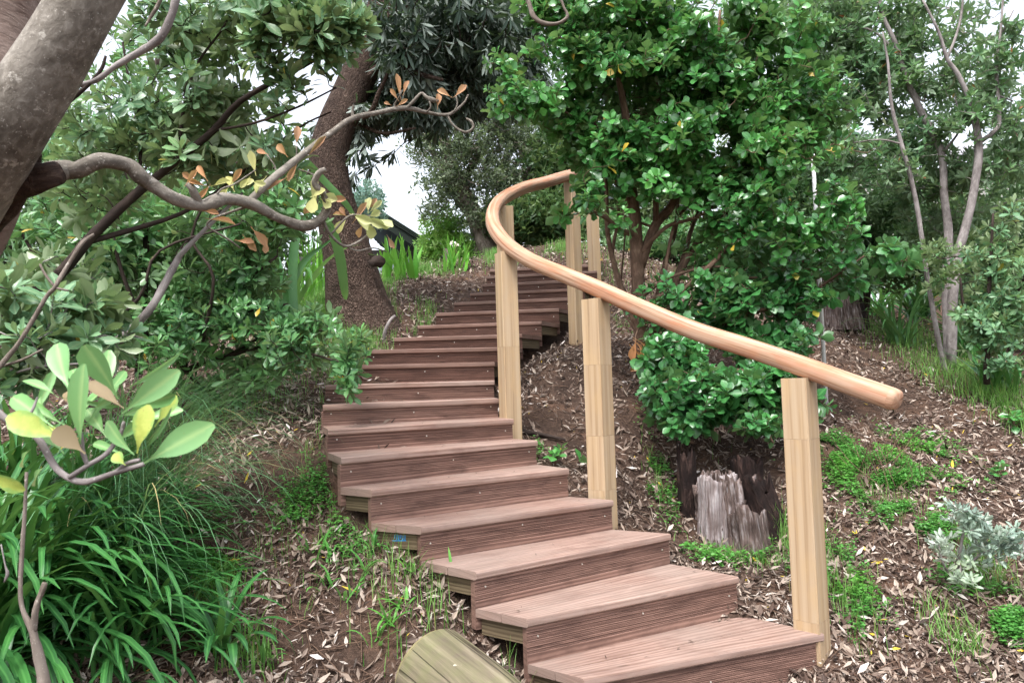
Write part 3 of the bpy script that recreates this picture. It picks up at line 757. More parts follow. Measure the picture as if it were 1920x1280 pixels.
# dark torn collar
qb = QB(); P, r = stem_pts([(0, 350, 1.47, 50), (30, 342, 1.45, 66), (60, 334, 1.44, 58), (88, 328, 1.44, 46), (106, 324, 1.46, 42)])
tube(qb, P, r, 26, 10, .12, seed=8, cap=True); P, r = stem_pts([(-40, 430, 1.52, 50), (10, 385, 1.48, 54), (45, 330, 1.46, 50), (66, 285, 1.45, 30)])
tube(qb, P, r, 22, 10, .14, seed=9); qb.build('collar', bark_mat('torn_bark', '2a1f1a', '44352d', '6a584c', 60, 1, 1, .015), lt)
br_pts = []
def branch(seq, n=10, k=5, lump=.07, name='branch', mat=None, root=None, seed=1):
    qb = QB(); P, r = stem_pts(seq); tube(qb, P, r, n, k, lump, seed=seed)
    return qb.build(name, mat or bark_near, root or lt)
branch([(60, 333, 1.43, 38), (98, 322, 1.46, 42), (125, 318, 1.48, 39), (145, 317, 1.485, 33), (190, 301, 1.5, 30), (240, 311, 1.54, 28), (262, 330, 1.55, 29), (280, 343, 1.57, 26), (325, 371, 1.6, 24), (375, 386, 1.65, 22), (400, 380, 1.67, 28), (425, 373, 1.7, 23), (470, 382, 1.75, 23), (520, 408, 1.8, 18),
        (568, 423, 1.85, 20), (600, 412, 1.88, 17), (613, 390, 1.88, 15), (607, 365, 1.87, 12), (590, 345, 1.86, 12), (597, 325, 1.85, 12), (610, 317, 1.85, 9)], 12, 6, .06)
branch([(465, 380, 1.75, 15), (500, 345, 1.78, 14), (560, 296, 1.84, 13), (620, 250, 1.9, 11), (662, 222, 1.95, 11), (705, 212, 2, 9), (760, 203, 2.05, 9), (800, 211, 2.08, 7), (840, 215, 2.1, 6), (868, 195, 2.12, 4), (878, 178, 2.13, 3)])
branch([(838, 215, 2.1, 5), (850, 235, 2.1, 4), (872, 248, 2.1, 5), (887, 240, 2.1, 5), (884, 229, 2.1, 6), (874, 222, 2.1, 3)], 8)
branch([(662, 222, 1.95, 8), (661, 210, 1.95, 6), (663, 198, 1.95, 5)], 6)
branch([(740, 207, 2.03, 4), (741, 195, 2.03, 4), (750, 180, 2.0, 3), (752, 170, 2, 5)], 6)
branch([(760, 205, 2.05, 6), (775, 190, 2.05, 6), (790, 175, 2.05, 5), (800, 183, 2.05, 7), (812, 188, 2.05, 11), (822, 190, 2.05, 6)], 8)
branch([(375, 386, 1.65, 14), (365, 365, 1.63, 16), (358, 350, 1.62, 13), (350, 345, 1.62, 8)], 8, 4, .15)
branch([(400, 375, 1.67, 5), (415, 355, 1.67, 4), (440, 345, 1.68, 3), (480, 318, 1.7, 2)], 6)
branch([(470, 385, 1.75, 6), (440, 395, 1.75, 5), (400, 410, 1.74, 4), (390, 425, 1.74, 4), (430, 450, 1.76, 4), (450, 465, 1.78, 3)], 6)
branch([(604, 410, 1.88, 7), (620, 440, 1.9, 6), (650, 462, 1.93, 5), (690, 440, 1.96, 4), (700, 420, 1.98, 3)], 6)
branch([(645, 460, 1.93, 4), (670, 470, 1.95, 3), (700, 465, 1.98, 3), (725, 472, 2, 2)], 6)
branch([(620, 440, 1.9, 4), (655, 405, 1.92, 4), (690, 405, 1.95, 3), (715, 400, 1.96, 3)], 6)
for a, b in [((520, 333), (500, 290)), ((545, 308), (556, 275)), ((800, 211), (805, 190)), ((850, 212), (855, 180)), ((590, 330), (560, 318))]:
    branch([(a[0], a[1], 1.9, 4), ((a[0] + b[0]) / 2 + 5, (a[1] + b[1]) / 2, 1.9, 3), (b[0], b[1], 1.9, 3)], 5, 3)
branch([(300, -260, 1.34, 20), (600, -330, 1.6, 18), (850, -220, 1.8, 16), (960, -80, 1.9, 13), (990, 0, 1.92, 9), (1000, 30, 1.92, 9), (1018, 43, 1.92, 8), (1046, 44, 1.92, 6), (1064, 31, 1.92, 6), (1057, 14, 1.92, 5), (1052, 0, 1.92, 5)], 10, 6, .08, 'branch', bark_grey)
# withered leaves (base, tip, width px, depth, dead?)
def px_leaves(items, tpl, mat, root, name='leaf', off=0.0):
    qb = QB()
    for it in items:
        (bx, by), (tx, ty), w, d = it[:4]
        b, t = at(bx, by, d), at(tx, ty, d + (it[4] if len(it) > 4 else off)); L = np.linalg.norm(t - b)
        y = norm(t - b); tilt = it[5] if len(it) > 5 else rng.uniform(-.6, .6)
        base_n = -Fw + Up * .25; nrm = base_n + tilt * np.cross(y, base_n)
        V, Q, cr, ln = tpl[int(rng.integers(len(tpl)))]
        V = V.copy(); V[:, 0] *= (w * (1.35 if tpl is DRY else 1) * d / F) / (L * .42); 
        leaves(qb, [(V, Q, cr, ln)], [b], [y], [nrm], np.array([L]), [[it[6] if len(it) > 6 else rng.random(), rng.random()]])
    return qb.build(name, mat, root)
DRY = [leaf_tpl(5, .42, .7, 1.0, .1, .15), leaf_tpl(5, .42, .7, .7, -.15, .15)]
tan_ = [((752,188),(741,142),8,2.0),((755,180),(766,151),7,2.0),((748,190),(733,168),6,2.0),((742,200),(765,188),6,2),((735,198),(720,192),5,2),((848,183),(820,168),9,2.1),((850,183),(876,163),10,2.1),((820,205),(822,175),9,2.05),
        ((555,275),(558,236),11,1.85),((574,297),(610,255),8,1.85),((560,300),(540,340),9,1.85),((390,340),(370,310),9,1.65),((370,345),(345,325),9,1.65),((345,350),(372,320),8,1.6),((430,350),(455,318),9,1.7),((505,290),(482,285),9,1.75),
        ((650,408),(638,388),8,1.93),((660,420),(690,382),9,1.95),((600,400),(590,430),9,1.9),((590,375),(570,400),9,1.88),((610,372),(650,375),10,1.88),((690,395),(706,372),8,1.97),((540,330),(505,360),9,1.8),
        ((440,450),(478,458),10,1.78),((455,440),(480,470),10,1.78),((470,425),(500,462),13,1.78),((395,345),(376,372),8,1.65),((500,450),(497,475),9,1.8),((380,395),(410,400),8,1.65),((385,410),(440,418),7,1.65),((390,350),(352,338),7,1.62),((725,440),(742,465),8,1.98)]
yel_ = [((480,330),(470,285),11,1.75),((470,340),(500,345),9,1.73),((540,295),(520,270),11,1.8),((500,330),(478,360),12,1.75),((590,400),(590,330),11,1.88),((590,362),(584,400),17,1.86),((597,365),(632,374),14,1.87),((600,372),(622,388),14,1.87),
        ((582,370),(612,360),14,1.86),((652,405),(624,401),7,1.93),((652,405),(632,437),15,1.93),((655,400),(700,418),13,1.93),((680,405),(722,425),13,1.95),((690,408),(712,395),11,1.95),((690,412),(697,448),15,1.96),((700,408),(735,430),14,1.96),
        ((660,400),(690,430),14,1.94),((690,400),(693,370),11,1.96),((690,400),(716,376),8,1.96),((700,420),(733,422),14,1.97),((680,420),(672,445),10,1.95),((440,360),(425,330),11,1.7),((450,350),(478,342),12,1.7),((430,350),(410,372),11,1.7),((470,330),(452,352),9,1.7),((395,350),(430,338),9,1.66)]
px_leaves(tan_, DRY, m_dead, lt, 'withered_leaves'); px_leaves(yel_, DRY, m_yel, lt, 'yellow_leaves')

# second close twig cluster, lower left
ct = empty('leafy_twig', at(-60, 760, .95), 'pale green broad leaves in whorls on a curved twig close up at lower left', 'twig')
for k, s in enumerate([[(-420,2300,1.25,26),(-330,1500,1.15,24),(-200,950,1.02,20),(-60,770,.95,16),(20,790,.93,14),(70,820,.92,13),(108,880,.91,12),(155,903,.9,12),(215,886,.9,10),(270,870,.9,9)], [(215,886,.9,9),(240,868,.9,8),(262,862,.9,7)],
                       [(130,895,.9,10),(165,872,.9,9),(200,850,.91,9),(225,815,.92,8),(232,790,.92,6)], [(165,872,.9,8),(155,845,.9,9),(152,815,.9,7),(140,790,.9,5)], [(40,800,.93,7),(60,770,.94,6),(70,745,.95,4)]]):
    branch(s, 10, 5, .05, 'stem', bark_pale, ct, k)
BIG = [leaf_tpl(8, .42, .68, .3, .16, .12), leaf_tpl(8, .42, .7, .4, -.1, .12), leaf_tpl(8, .42, .66, .25, .26, .12, .012)]
gl = [((132,738),(92,634),44,.93,.02,.1,.3),((222,748),(165,643),52,.92,-.02,-.15,.4),((152,845),(140,690),42,.9,-.03,-.1,.5),((228,775),(325,700),44,.92,-.02,.35,.7),((235,765),(333,738),30,.94,0,.5,.05),
      ((110,745),(42,697),18,.93,.01,.9,.4),((100,800),(14,735),34,.94,.02,.3,.2),((270,868),(374,803),52,.89,-.03,.15,.6),((252,852),(186,795),32,.9,0,-.4,.5),
      ((218,738),(342,676),13,.93,.02,1.2,.6),((258,858),(328,778),9,.91,0,1.5,.3),((115,745),(225,755),12,.95,.02,.9,.3),((225,780),(275,765),18,.95,.02,.5,.5),((170,770),(215,742),14,.95,0,.7,.8),
      ((60,790),(100,700),20,1.0,.04,.6,.3),((128,800),(40,760),22,.96,.03,.8,.3),((160,800),(230,700),22,1.0,.05,.8,.2),((90,870),(40,905),18,1.0,.03,.4,.5),((140,800),(180,715),26,.99,.03,-.5,.15),((215,830),(262,790),20,.98,.02,.6,.2),((120,790),(60,820),20,.99,.02,-.4,.1),((230,850),(180,835),18,.95,.02,.5,.2),((150,730),(128,680),22,1.0,.03,.3,.2),((200,740),(240,690),18,1.0,.03,.6,.3),((60,840),(20,870),16,1.0,.03,.4,.4),((190,760),(205,650),30,1.0,.02,.5,.35),((95,790),(55,745),26,.97,.02,-.3,.6),((260,800),(300,720),24,.99,.02,-.7,.45),((200,820),(160,760),28,1.0,.02,.4,.3),((245,790),(345,775),26,.99,.02,-.5,.7),((120,850),(70,790),30,.98,.02,.5,.6)]
px_leaves(gl, BIG, m_big, ct, 'leaves')
yb = leaf_mat('close_yellow_leaf', 'a5b854', 'c2ca66', '8f8a60', .42, .45, .3, edge='86b060')
px_leaves([((125,825),(6,778),46,.9,-.02,.1,.5),((257,850),(270,765),38,.9,-.01,.2,.8),((235,872),(212,850),24,.89,0,.1,.5),((290,800),(332,738),26,.95,.02,.6,.1),((120,808),(75,800),16,.94,0,.5,.6)], BIG, yb, ct, 'yellow_leaves')
px_leaves([((160,850),(105,805),40,.89,.0,.2,.5),((232,765),(170,725),30,.92,.03,.7,.5),((145,770),(120,720),26,.96,.03,.3,.5)], BIG, leaf_mat('close_leaf_underside', '75674f', '8a7a5f', '8a7a5f', .7, .2, .1), ct, 'turned_leaves')
px_leaves([((-30,880),(38,922),30,.95,0,.3,.5)], BIG, yb, ct, 'yellow_leaves')

# ------------------------------------------------------------------ big rough barked tree
bt = empty('banksia_tree', at(675, 615, 6.35), 'large leaning tree with dark fissured bark beside the upper steps', 'tree')
qb = QB(); P, r = stem_pts([(690, 680, 6.4, 190), (680, 620, 6.4, 148), (668, 560, 6.4, 120), (654, 490, 6.38, 97), (636, 420, 6.35, 82), (619, 350, 6.3, 72), (616, 290, 6.3, 70), (632, 235, 6.3, 68), (658, 175, 6.3, 66), (690, 100, 6.3, 66), (712, 40, 6.3, 62), (730, -30, 6.3, 56), (740, -120, 6.3, 50)])
tube(qb, P, r, 26, 8, .045, seed=11); qb.build('trunk', bark_rough, bt)
qb = QB()
for s in ([(705, 80, 6.3, 30), (730, 40, 6.2, 26), (760, 10, 6.1, 22), (800, -30, 6, 18)], [(660, 170, 6.3, 24), (700, 135, 6.2, 18), (740, 118, 6.1, 15), (790, 140, 6, 10), (830, 150, 5.9, 6)],
          [(700, 60, 6.3, 22), (760, 20, 6.4, 18), (830, 20, 6.4, 14), (900, 40, 6.4, 9), (960, 70, 6.4, 5)], [(640, 225, 6.3, 14), (690, 215, 6.1, 10), (712, 170, 6, 8), (735, 120, 6, 5)], [(690, 90, 6.3, 20), (650, 40, 6.5, 14), (610, -20, 6.6, 10)],
          [(612, 300, 6.3, 10), (590, 310, 6.2, 8), (575, 330, 6.2, 5)], [(670, 230, 6.3, 8), (720, 250, 6.3, 7), (780, 240, 6.2, 4)]):
    qb = QB(); P, r = stem_pts(s); tube(qb, P, r, 10, 5, .08); qb.build('limb', bark_rough, bt)
qb = QB(); P, r = stem_pts([(694, 492, 6.2, 8), (705, 488, 6.15, 22), (718, 491, 6.15, 16), (722, 492, 6.15, 6)]); tube(qb, P, r, 10, 4, .25); qb.build('branch_stub', bark_dark, bt)
tips = blob_pts([(820, 45, 6.3, 170, 90, .9, 330), (920, 60, 6.6, 120, 110, .7, 230), (760, 120, 6.2, 90, 70, .6, 170), (850, 140, 6.4, 110, 80, .6, 220), (700, 220, 6.5, 60, 60, .4, 100), (690, 300, 6.5, 55, 50, .3, 60), (640, 0, 6.6, 80, 60, .5, 80), (800, 215, 6.5, 80, 40, .4, 90), (620, 300, 6.7, 50, 80, .2, 50), (930, 30, 6.8, 130, 70, .6, 260), (960, 150, 6.9, 70, 70, .5, 150), (780, 60, 6.9, 120, 90, .5, 260), (860, 190, 6.8, 70, 40, .4, 90), (740, 160, 6.7, 50, 60, .4, 90)],
                 .36, 2.5, .6, gaps=[(725, 250, 40, 25), (730, 350, 60, 60)])
sk = np.array([at(*p) for p in [(712, 40, 6.3), (760, 20, 6.3), (830, 20, 6.4), (900, 40, 6.4), (740, 118, 6.1), (790, 140, 6), (690, 215, 6.1), (740, 250, 6.3), (650, 40, 6.5), (880, 120, 6.4)]])
qb = QB(); ax = grow(qb, sk, tips, .006, .003, 4, -.5); qb.build('branches', bark_dark, bt)
ql = QB(); ax[:, 2] -= .5; rosettes(ql, tips, ax, LNC, .16, 12, (20, 75), .006, droop=.55); ql.build('crown', m_dark, bt)

# ------------------------------------------------------------------ left shrubs
skyg = [(365, 130, 40, 30), (475, 210, 50, 30), (560, 110, 30, 20), (600, 190, 30, 26), (260, 30, 44, 22), (500, 250, 40, 26), (190, 120, 30, 26), (330, 180, 34, 20), (420, 100, 24, 18), (650, 200, 20, 30), (640, 120, 18, 18)]
shrub('pittosporum_shrub', 'near grey green leafy branches hanging at top left in front of the big trunk', 'shrub',
      [[(-120, 640, 2.9, 26), (0, 590, 2.9, 24), (110, 515, 2.9, 22), (175, 440, 2.9, 20), (262, 358, 2.9, 17), (335, 298, 2.85, 15), (400, 245, 2.8, 13), (450, 190, 2.75, 11), (540, 140, 2.7, 9), (620, 95, 2.7, 6), (660, 60, 2.7, 4)],
       [(160, 455, 2.9, 12), (250, 430, 2.95, 10), (340, 400, 3.0, 8), (420, 350, 3.0, 6), (470, 310, 3, 5), (560, 240, 2.9, 4), (620, 210, 2.85, 3)],
       [(335, 298, 2.85, 8), (345, 200, 2.8, 6), (370, 120, 2.8, 5), (420, 50, 2.8, 4), (450, -20, 2.8, 4)], [(262, 358, 2.9, 8), (262, 250, 2.95, 6), (245, 170, 3, 5), (230, 80, 3, 4)],
       [(400, 245, 2.8, 6), (480, 230, 2.75, 5), (560, 200, 2.7, 4), (630, 165, 2.7, 3)]],
      [(580, 60, 2.7, 110, 70, .3, 105), (450, 70, 2.75, 110, 80, .3, 85), (630, 100, 2.65, 40, 45, .2, 20), (350, 60, 2.9, 110, 80, .3, 70), (270, 240, 3.0, 130, 90, .3, 85), (420, 180, 2.9, 110, 60, .3, 62), (530, 190, 2.75, 80, 50, .2, 46), (610, 175, 2.7, 35, 20, .15, 8), (400, 280, 2.95, 120, 60, .3, 65),
       (540, 280, 2.9, 40, 50, .25, 16), (180, 330, 3.1, 100, 100, .3, 45), (640, 30, 2.6, 45, 30, .15, 18), (500, 130, 2.75, 80, 40, .3, 20)],
      m_karo_near, bark_dark, OBO, .074, 12, .38, 4, .5, (25, 85), gaps=skyg, spacing=.004, rtip=.0018)
branch([(335, -20, 2.2, 16), (318, 40, 2.2, 15), (300, 72, 2.2, 15), (262, 98, 2.2, 13), (215, 125, 2.2, 11), (185, 148, 2.2, 10), (150, 160, 2.2, 9)], 8, 5, .1, 'branch', bark_pale, lt, 4)
branch([(300, 75, 2.2, 8), (250, 100, 2.2, 6), (215, 120, 2.2, 4)], 6, 4, .1, 'branch', bark_pale, lt, 4)
branch([(312, -20, 2.4, 8), (290, 20, 2.4, 7), (272, 50, 2.4, 4)], 6, 4, .1, 'branch', bark_grey, lt, 4)
branch([(120, 198, 2.2, 10), (165, 160, 2.2, 8), (190, 130, 2.2, 7), (198, 105, 2.2, 5)], 6, 4, .1, 'branch', bark_dark, lt, 4)
shrub('pittosporum_shrub', 'middle layer of dull green shrub with thin dark stems left of the big trunk', 'shrub',
      [[(260, 700, 4.6, 16), (270, 560, 4.5, 13), (272, 430, 4.5, 11), (240, 330, 4.5, 9), (200, 230, 4.5, 6)], [(270, 600, 4.5, 12), (330, 480, 4.5, 9), (430, 380, 4.4, 7), (520, 310, 4.3, 4)], [(265, 620, 4.5, 12), (180, 520, 4.5, 9), (120, 420, 4.5, 7), (110, 330, 4.5, 4)],
       [(300, 640, 4.5, 9), (420, 560, 4.4, 7), (520, 480, 4.3, 5)], [(200, 660, 4.3, 9), (150, 560, 4.2, 8), (60, 470, 4.2, 6), (20, 380, 4.2, 4)], [(280, 640, 4.2, 8), (220, 480, 4.1, 7), (230, 380, 4.1, 5), (300, 280, 4.1, 4)], [(380, 640, 4.2, 7), (400, 520, 4.1, 6), (360, 440, 4.1, 5), (420, 330, 4.1, 4), (500, 260, 4.1, 3)], [(160, 640, 4.1, 7), (260, 560, 4.0, 6), (300, 470, 4.0, 5), (450, 420, 4.0, 4)]],
      [(150, 300, 4.6, 130, 100, .5, 170), (320, 420, 4.5, 170, 100, .5, 270), (500, 400, 4.5, 110, 90, .5, 190), (150, 470, 4.4, 150, 100, .5, 200), (330, 540, 4.5, 160, 70, .5, 210), (480, 500, 4.6, 90, 70, .4, 130), (400, 260, 4.7, 180, 70, .4, 110), (250, 120, 4.8, 120, 90, .4, 60), (530, 330, 4.6, 40, 60, .3, 40), (30, 560, 4.3, 90, 90, .4, 90)],
      m_karo_dark, bark_dark, OBO, .085, 9, .36, 3, .55, (30, 85), gaps=skyg + [(560, 500, 40, 70)], spacing=.004)
shrub('pittosporum_shrub', 'low leafy shrub overhanging the left ends of the middle steps', 'shrub',
      [[(300, 760, 4.7, 12), (340, 700, 4.6, 11), (420, 670, 4.5, 9), (500, 650, 4.4, 7), (570, 660, 4.25, 5), (640, 680, 4.05, 4)], [(340, 700, 4.6, 9), (380, 620, 4.5, 7), (440, 590, 4.5, 5), (540, 570, 4.4, 4)], [(380, 730, 4.6, 8), (300, 650, 4.4, 6), (220, 640, 4.2, 5)], [(420, 670, 4.5, 6), (520, 620, 4.4, 5), (620, 620, 4.3, 3)]],
      [(440, 600, 4.4, 120, 55, .4, 120), (330, 640, 4.3, 110, 60, .4, 110), (560, 640, 4.25, 80, 55, .35, 85), (640, 650, 4.05, 50, 50, .15, 40), (648, 705, 3.95, 28, 35, .1, 16), (450, 690, 4.5, 110, 40, .4, 65), (200, 620, 4.1, 100, 60, .4, 80), (590, 600, 4.4, 50, 30, .2, 26), (380, 740, 4.6, 90, 30, .3, 34)],
      m_karo_dark, bark_dark, OBO, .075, 9, .3, 3, .55, (30, 85), spacing=.004)
shrub('pittosporum_shrub', 'grey green leafy shoots at the left edge above the strap leaved plants', 'shrub',
      [[(-120, 820, 2.6, 12), (-20, 720, 2.6, 10), (60, 690, 2.6, 8), (105, 610, 2.65, 6), (140, 560, 2.7, 5)], [(-20, 720, 2.6, 8), (70, 660, 2.6, 5), (60, 600, 2.6, 4)], [(-20, 720, 2.6, 6), (60, 690, 2.5, 5), (170, 680, 2.5, 4)]],
      [(150, 570, 2.7, 75, 45, .2, 20), (70, 620, 2.6, 80, 40, .2, 18), (60, 700, 2.6, 80, 50, .2, 18), (190, 640, 2.7, 70, 35, .2, 12), (10, 560, 2.6, 60, 60, .2, 12), (120, 500, 3.0, 70, 50, .2, 12)],
      m_karo_near, bark_pale, OBO, .1, 11, .2, 4, .5, (25, 85), spacing=.004, rtip=.002)
# pale dead limb, left centre
dl = empty('dead_branch', at(232, 640, 3.0), 'pale peeling dead branch slanting up between the left shrubs', 'branch')
branch([(222, 640, 3.0, 20), (250, 615, 3.0, 17), (285, 575, 3.0, 15), (310, 530, 3.05, 14), (332, 490, 3.1, 12), (345, 470, 3.1, 10), (390, 425, 3.15, 8), (455, 362, 3.2, 5)], 10, 5, .1, 'branch', bark_pale, dl, 2)
branch([(240, 625, 3.0, 7), (262, 632, 3.0, 6), (270, 638, 3.0, 4)], 6, 3, .1, 'twig', bark_pale, dl)
dl = empty('dead_branch', at(20, 690, 2.3), 'thin forked bare branch at the far left edge', 'branch')
branch([(-40, 730, 2.3, 9), (30, 650, 2.35, 9), (85, 560, 2.4, 8), (105, 535, 2.4, 8), (150, 460, 2.45, 7), (175, 440, 2.5, 6)], 8, 5, .12, 'branch', bark_grey, dl, 2)
branch([(105, 540, 2.4, 6), (85, 515, 2.4, 5), (75, 495, 2.4, 4)], 6, 3, .1, 'twig', bark_grey, dl); branch([(105, 540, 2.4, 5), (128, 545, 2.4, 4)], 6, 2, .1, 'twig', bark_grey, dl)
branch([(-10, 690, 2.35, 6), (40, 675, 2.35, 5), (80, 655, 2.35, 4)], 6, 3, .1, 'twig', bark_grey, dl)
# far backing on the left
shrub('background_tree', 'dense green tree filling the gap behind the left shrubs', 'tree', [[(150, 640, 7.6, 40), (170, 450, 7.6, 30), (250, 250, 7.6, 20), (300, 100, 7.6, 10)], [(170, 450, 7.6, 24), (60, 300, 7.6, 14), (0, 150, 7.6, 8)], [(170, 430, 7.6, 20), (350, 320, 7.4, 14), (450, 250, 7.4, 8)]],
      [(100, 450, 7.4, 240, 200, .7, 900), (380, 430, 7.4, 200, 120, .6, 600), (250, 290, 7.6, 300, 90, .6, 330), (150, 80, 7.8, 200, 120, .5, 90), (500, 400, 7.6, 100, 140, .5, 260), (520, 60, 7.8, 140, 90, .4, 40), (280, 590, 7, 330, 70, .5, 420)],
      m_back, bark_dark, OBO_S, .095, 8, .3, 1.7, .6, (30, 95), gaps=skyg + [(565, 500, 35, 70)], twigs=False)
shrub('background_tree', 'shaded hedge like shrubbery at far left behind the dark stems', 'hedge', [[(-100, 700, 9, 30), (0, 500, 9, 20), (80, 350, 9, 10)]],
      [(-50, 480, 9, 330, 230, .8, 700), (300, 480, 9.4, 300, 130, .8, 800), (480, 470, 9.2, 90, 110, .5, 200)], m_far_dark, bark_dark, OBO_S, .13, 9, .2, 1.2, .6, twigs=False)
# ------------------------------------------------------------------ glossy shrub behind the handrail
gstems = [[(1212, 680, 5.35, 32), (1200, 600, 5.3, 27), (1196, 500, 5.3, 25), (1192, 440, 5.3, 25), (1185, 350, 5.25, 19), (1178, 250, 5.2, 16), (1160, 150, 5.1, 10), (1140, 60, 5.1, 6)],
          [(1200, 500, 5.3, 20), (1230, 420, 5.3, 18), (1262, 380, 5.3, 15), (1290, 280, 5.2, 12), (1330, 180, 5.2, 9), (1345, 90, 5.1, 6), (1350, 20, 5.1, 5)],
          [(1192, 440, 5.3, 14), (1165, 432, 5.2, 10), (1130, 405, 5.1, 8), (1095, 395, 5.05, 5)],
          [(1205, 650, 5.3, 22), (1245, 580, 5.2, 17), (1290, 480, 5.3, 14), (1340, 420, 5.3, 12), (1400, 330, 5.3, 9), (1440, 260, 5.2, 6)],
          [(1196, 480, 5.3, 12), (1250, 425, 5.2, 8), (1320, 400, 5.1, 6), (1420, 310, 5, 4), (1520, 300, 4.9, 3)],
          [(1190, 420, 5.3, 12), (1160, 330, 5.2, 9), (1110, 250, 5.1, 6), (1040, 200, 5.0, 4), (960, 190, 4.9, 3)],
          [(1230, 420, 5.3, 12), (1230, 330, 5.2, 9), (1235, 220, 5.2, 7), (1230, 100, 5.2, 5)], [(1340, 420, 5.3, 8), (1400, 440, 5.2, 6), (1500, 420, 5.1, 4), (1560, 400, 5, 3)],
          [(1215, 640, 5.3, 16), (1270, 560, 5.1, 13), (1330, 500, 5.0, 10), (1390, 440, 5.0, 8), (1450, 400, 5, 5)], [(1205, 640, 5.3, 14), (1165, 540, 5.3, 11), (1140, 440, 5.3, 9), (1135, 330, 5.2, 7), (1110, 200, 5.1, 5)], [(1220, 640, 5.3, 12), (1240, 520, 5.4, 10), (1268, 420, 5.4, 8), (1270, 300, 5.3, 6), (1265, 150, 5.2, 4)],
          [(1225, 600, 5.3, 12), (1275, 500, 5.4, 10), (1300, 420, 5.4, 8), (1340, 330, 5.3, 6), (1390, 230, 5.3, 4)], [(1215, 620, 5.3, 9), (1150, 500, 5.4, 7), (1160, 400, 5.4, 6), (1150, 300, 5.3, 4)], [(1240, 560, 5.2, 7), (1262, 430, 5.2, 6), (1300, 380, 5.2, 5), (1380, 350, 5.1, 4), (1440, 340, 5.1, 3)], [(1200, 560, 5.3, 8), (1255, 520, 5.1, 6), (1350, 500, 5.0, 5), (1420, 540, 4.9, 3)], [(1208, 640, 5.35, 5), (1165, 570, 5.5, 4), (1172, 440, 5.5, 3), (1168, 400, 5.5, 2)],
          [(1240, 620, 5.3, 10), (1310, 540, 5.2, 8), (1350, 460, 5.2, 7), (1370, 350, 5.2, 5), (1375, 240, 5.2, 4)], [(1230, 640, 5.3, 8), (1380, 560, 5.1, 7), (1480, 500, 5, 5), (1580, 470, 5, 3)], [(1225, 560, 5.2, 9), (1300, 530, 5.1, 7), (1420, 520, 5, 4)]]
shrub('mirror_bush', 'tall bright glossy leaved bush with brown stems rising behind the upper handrail', 'bush', gstems,
      [(1130, 50, 5.1, 150, 100, .45, 360), (1290, 60, 5.1, 160, 100, .5, 430), (1050, 160, 5.0, 110, 90, .4, 210), (1200, 180, 5.1, 160, 100, .5, 440), (1380, 170, 5.1, 140, 110, .5, 420), (1090, 260, 5.0, 85, 55, .35, 110), (1290, 270, 5.1, 150, 80, .45, 300), (1450, 460, 5.0, 130, 45, .35, 60), (1330, 470, 5.1, 90, 40, .3, 14), (1240, 330, 4.9, 90, 36, .3, 36), (1180, 400, 4.9, 30, 30, .2, 10), (1440, 60, 5.1, 110, 90, .4, 160), (1010, 40, 5.1, 70, 60, .3, 50), (1180, 290, 5.1, 90, 50, .4, 90), (1560, 200, 5.0, 50, 90, .3, 50), (1400, 370, 5.0, 110, 45, .4, 50), (1290, 400, 5.0, 60, 40, .3, 8), (1500, 380, 4.9, 100, 60, .4, 80),
       (1420, 300, 5.0, 120, 80, .45, 260), (1480, 200, 5.1, 80, 110, .4, 170), (960, 190, 4.9, 70, 40, .2, 26), (930, 100, 4.9, 40, 30, .2, 8), (1180, 320, 5.0, 90, 40, .3, 30), (1330, 350, 5.0, 140, 40, .4, 40), (1500, 330, 4.9, 90, 50, .3, 60), (1590, 300, 4.85, 50, 30, .2, 16),
       (1430, 420, 5.0, 120, 50, .35, 70), (1100, 370, 4.9, 40, 45, .15, 16), (1150, 100, 4.9, 150, 100, .2, 60), (1070, 285, 4.9, 45, 25, .2, 10), (1560, 430, 4.9, 60, 50, .3, 24), (1640, 290, 4.8, 25, 15, .1, 5)],
      m_gloss, bark_brown, RND, .074, 8, .425, 4.2, .5, (30, 88), spacing=.005, rtip=.002, szvar=.3, gaps=[(1010, 400, 75, 85), (1200, 400, 40, 26), (1045, 330, 50, 40), (1541, 400, 16, 60), (1541, 262, 14, 16), (1560, 585, 44, 40)])
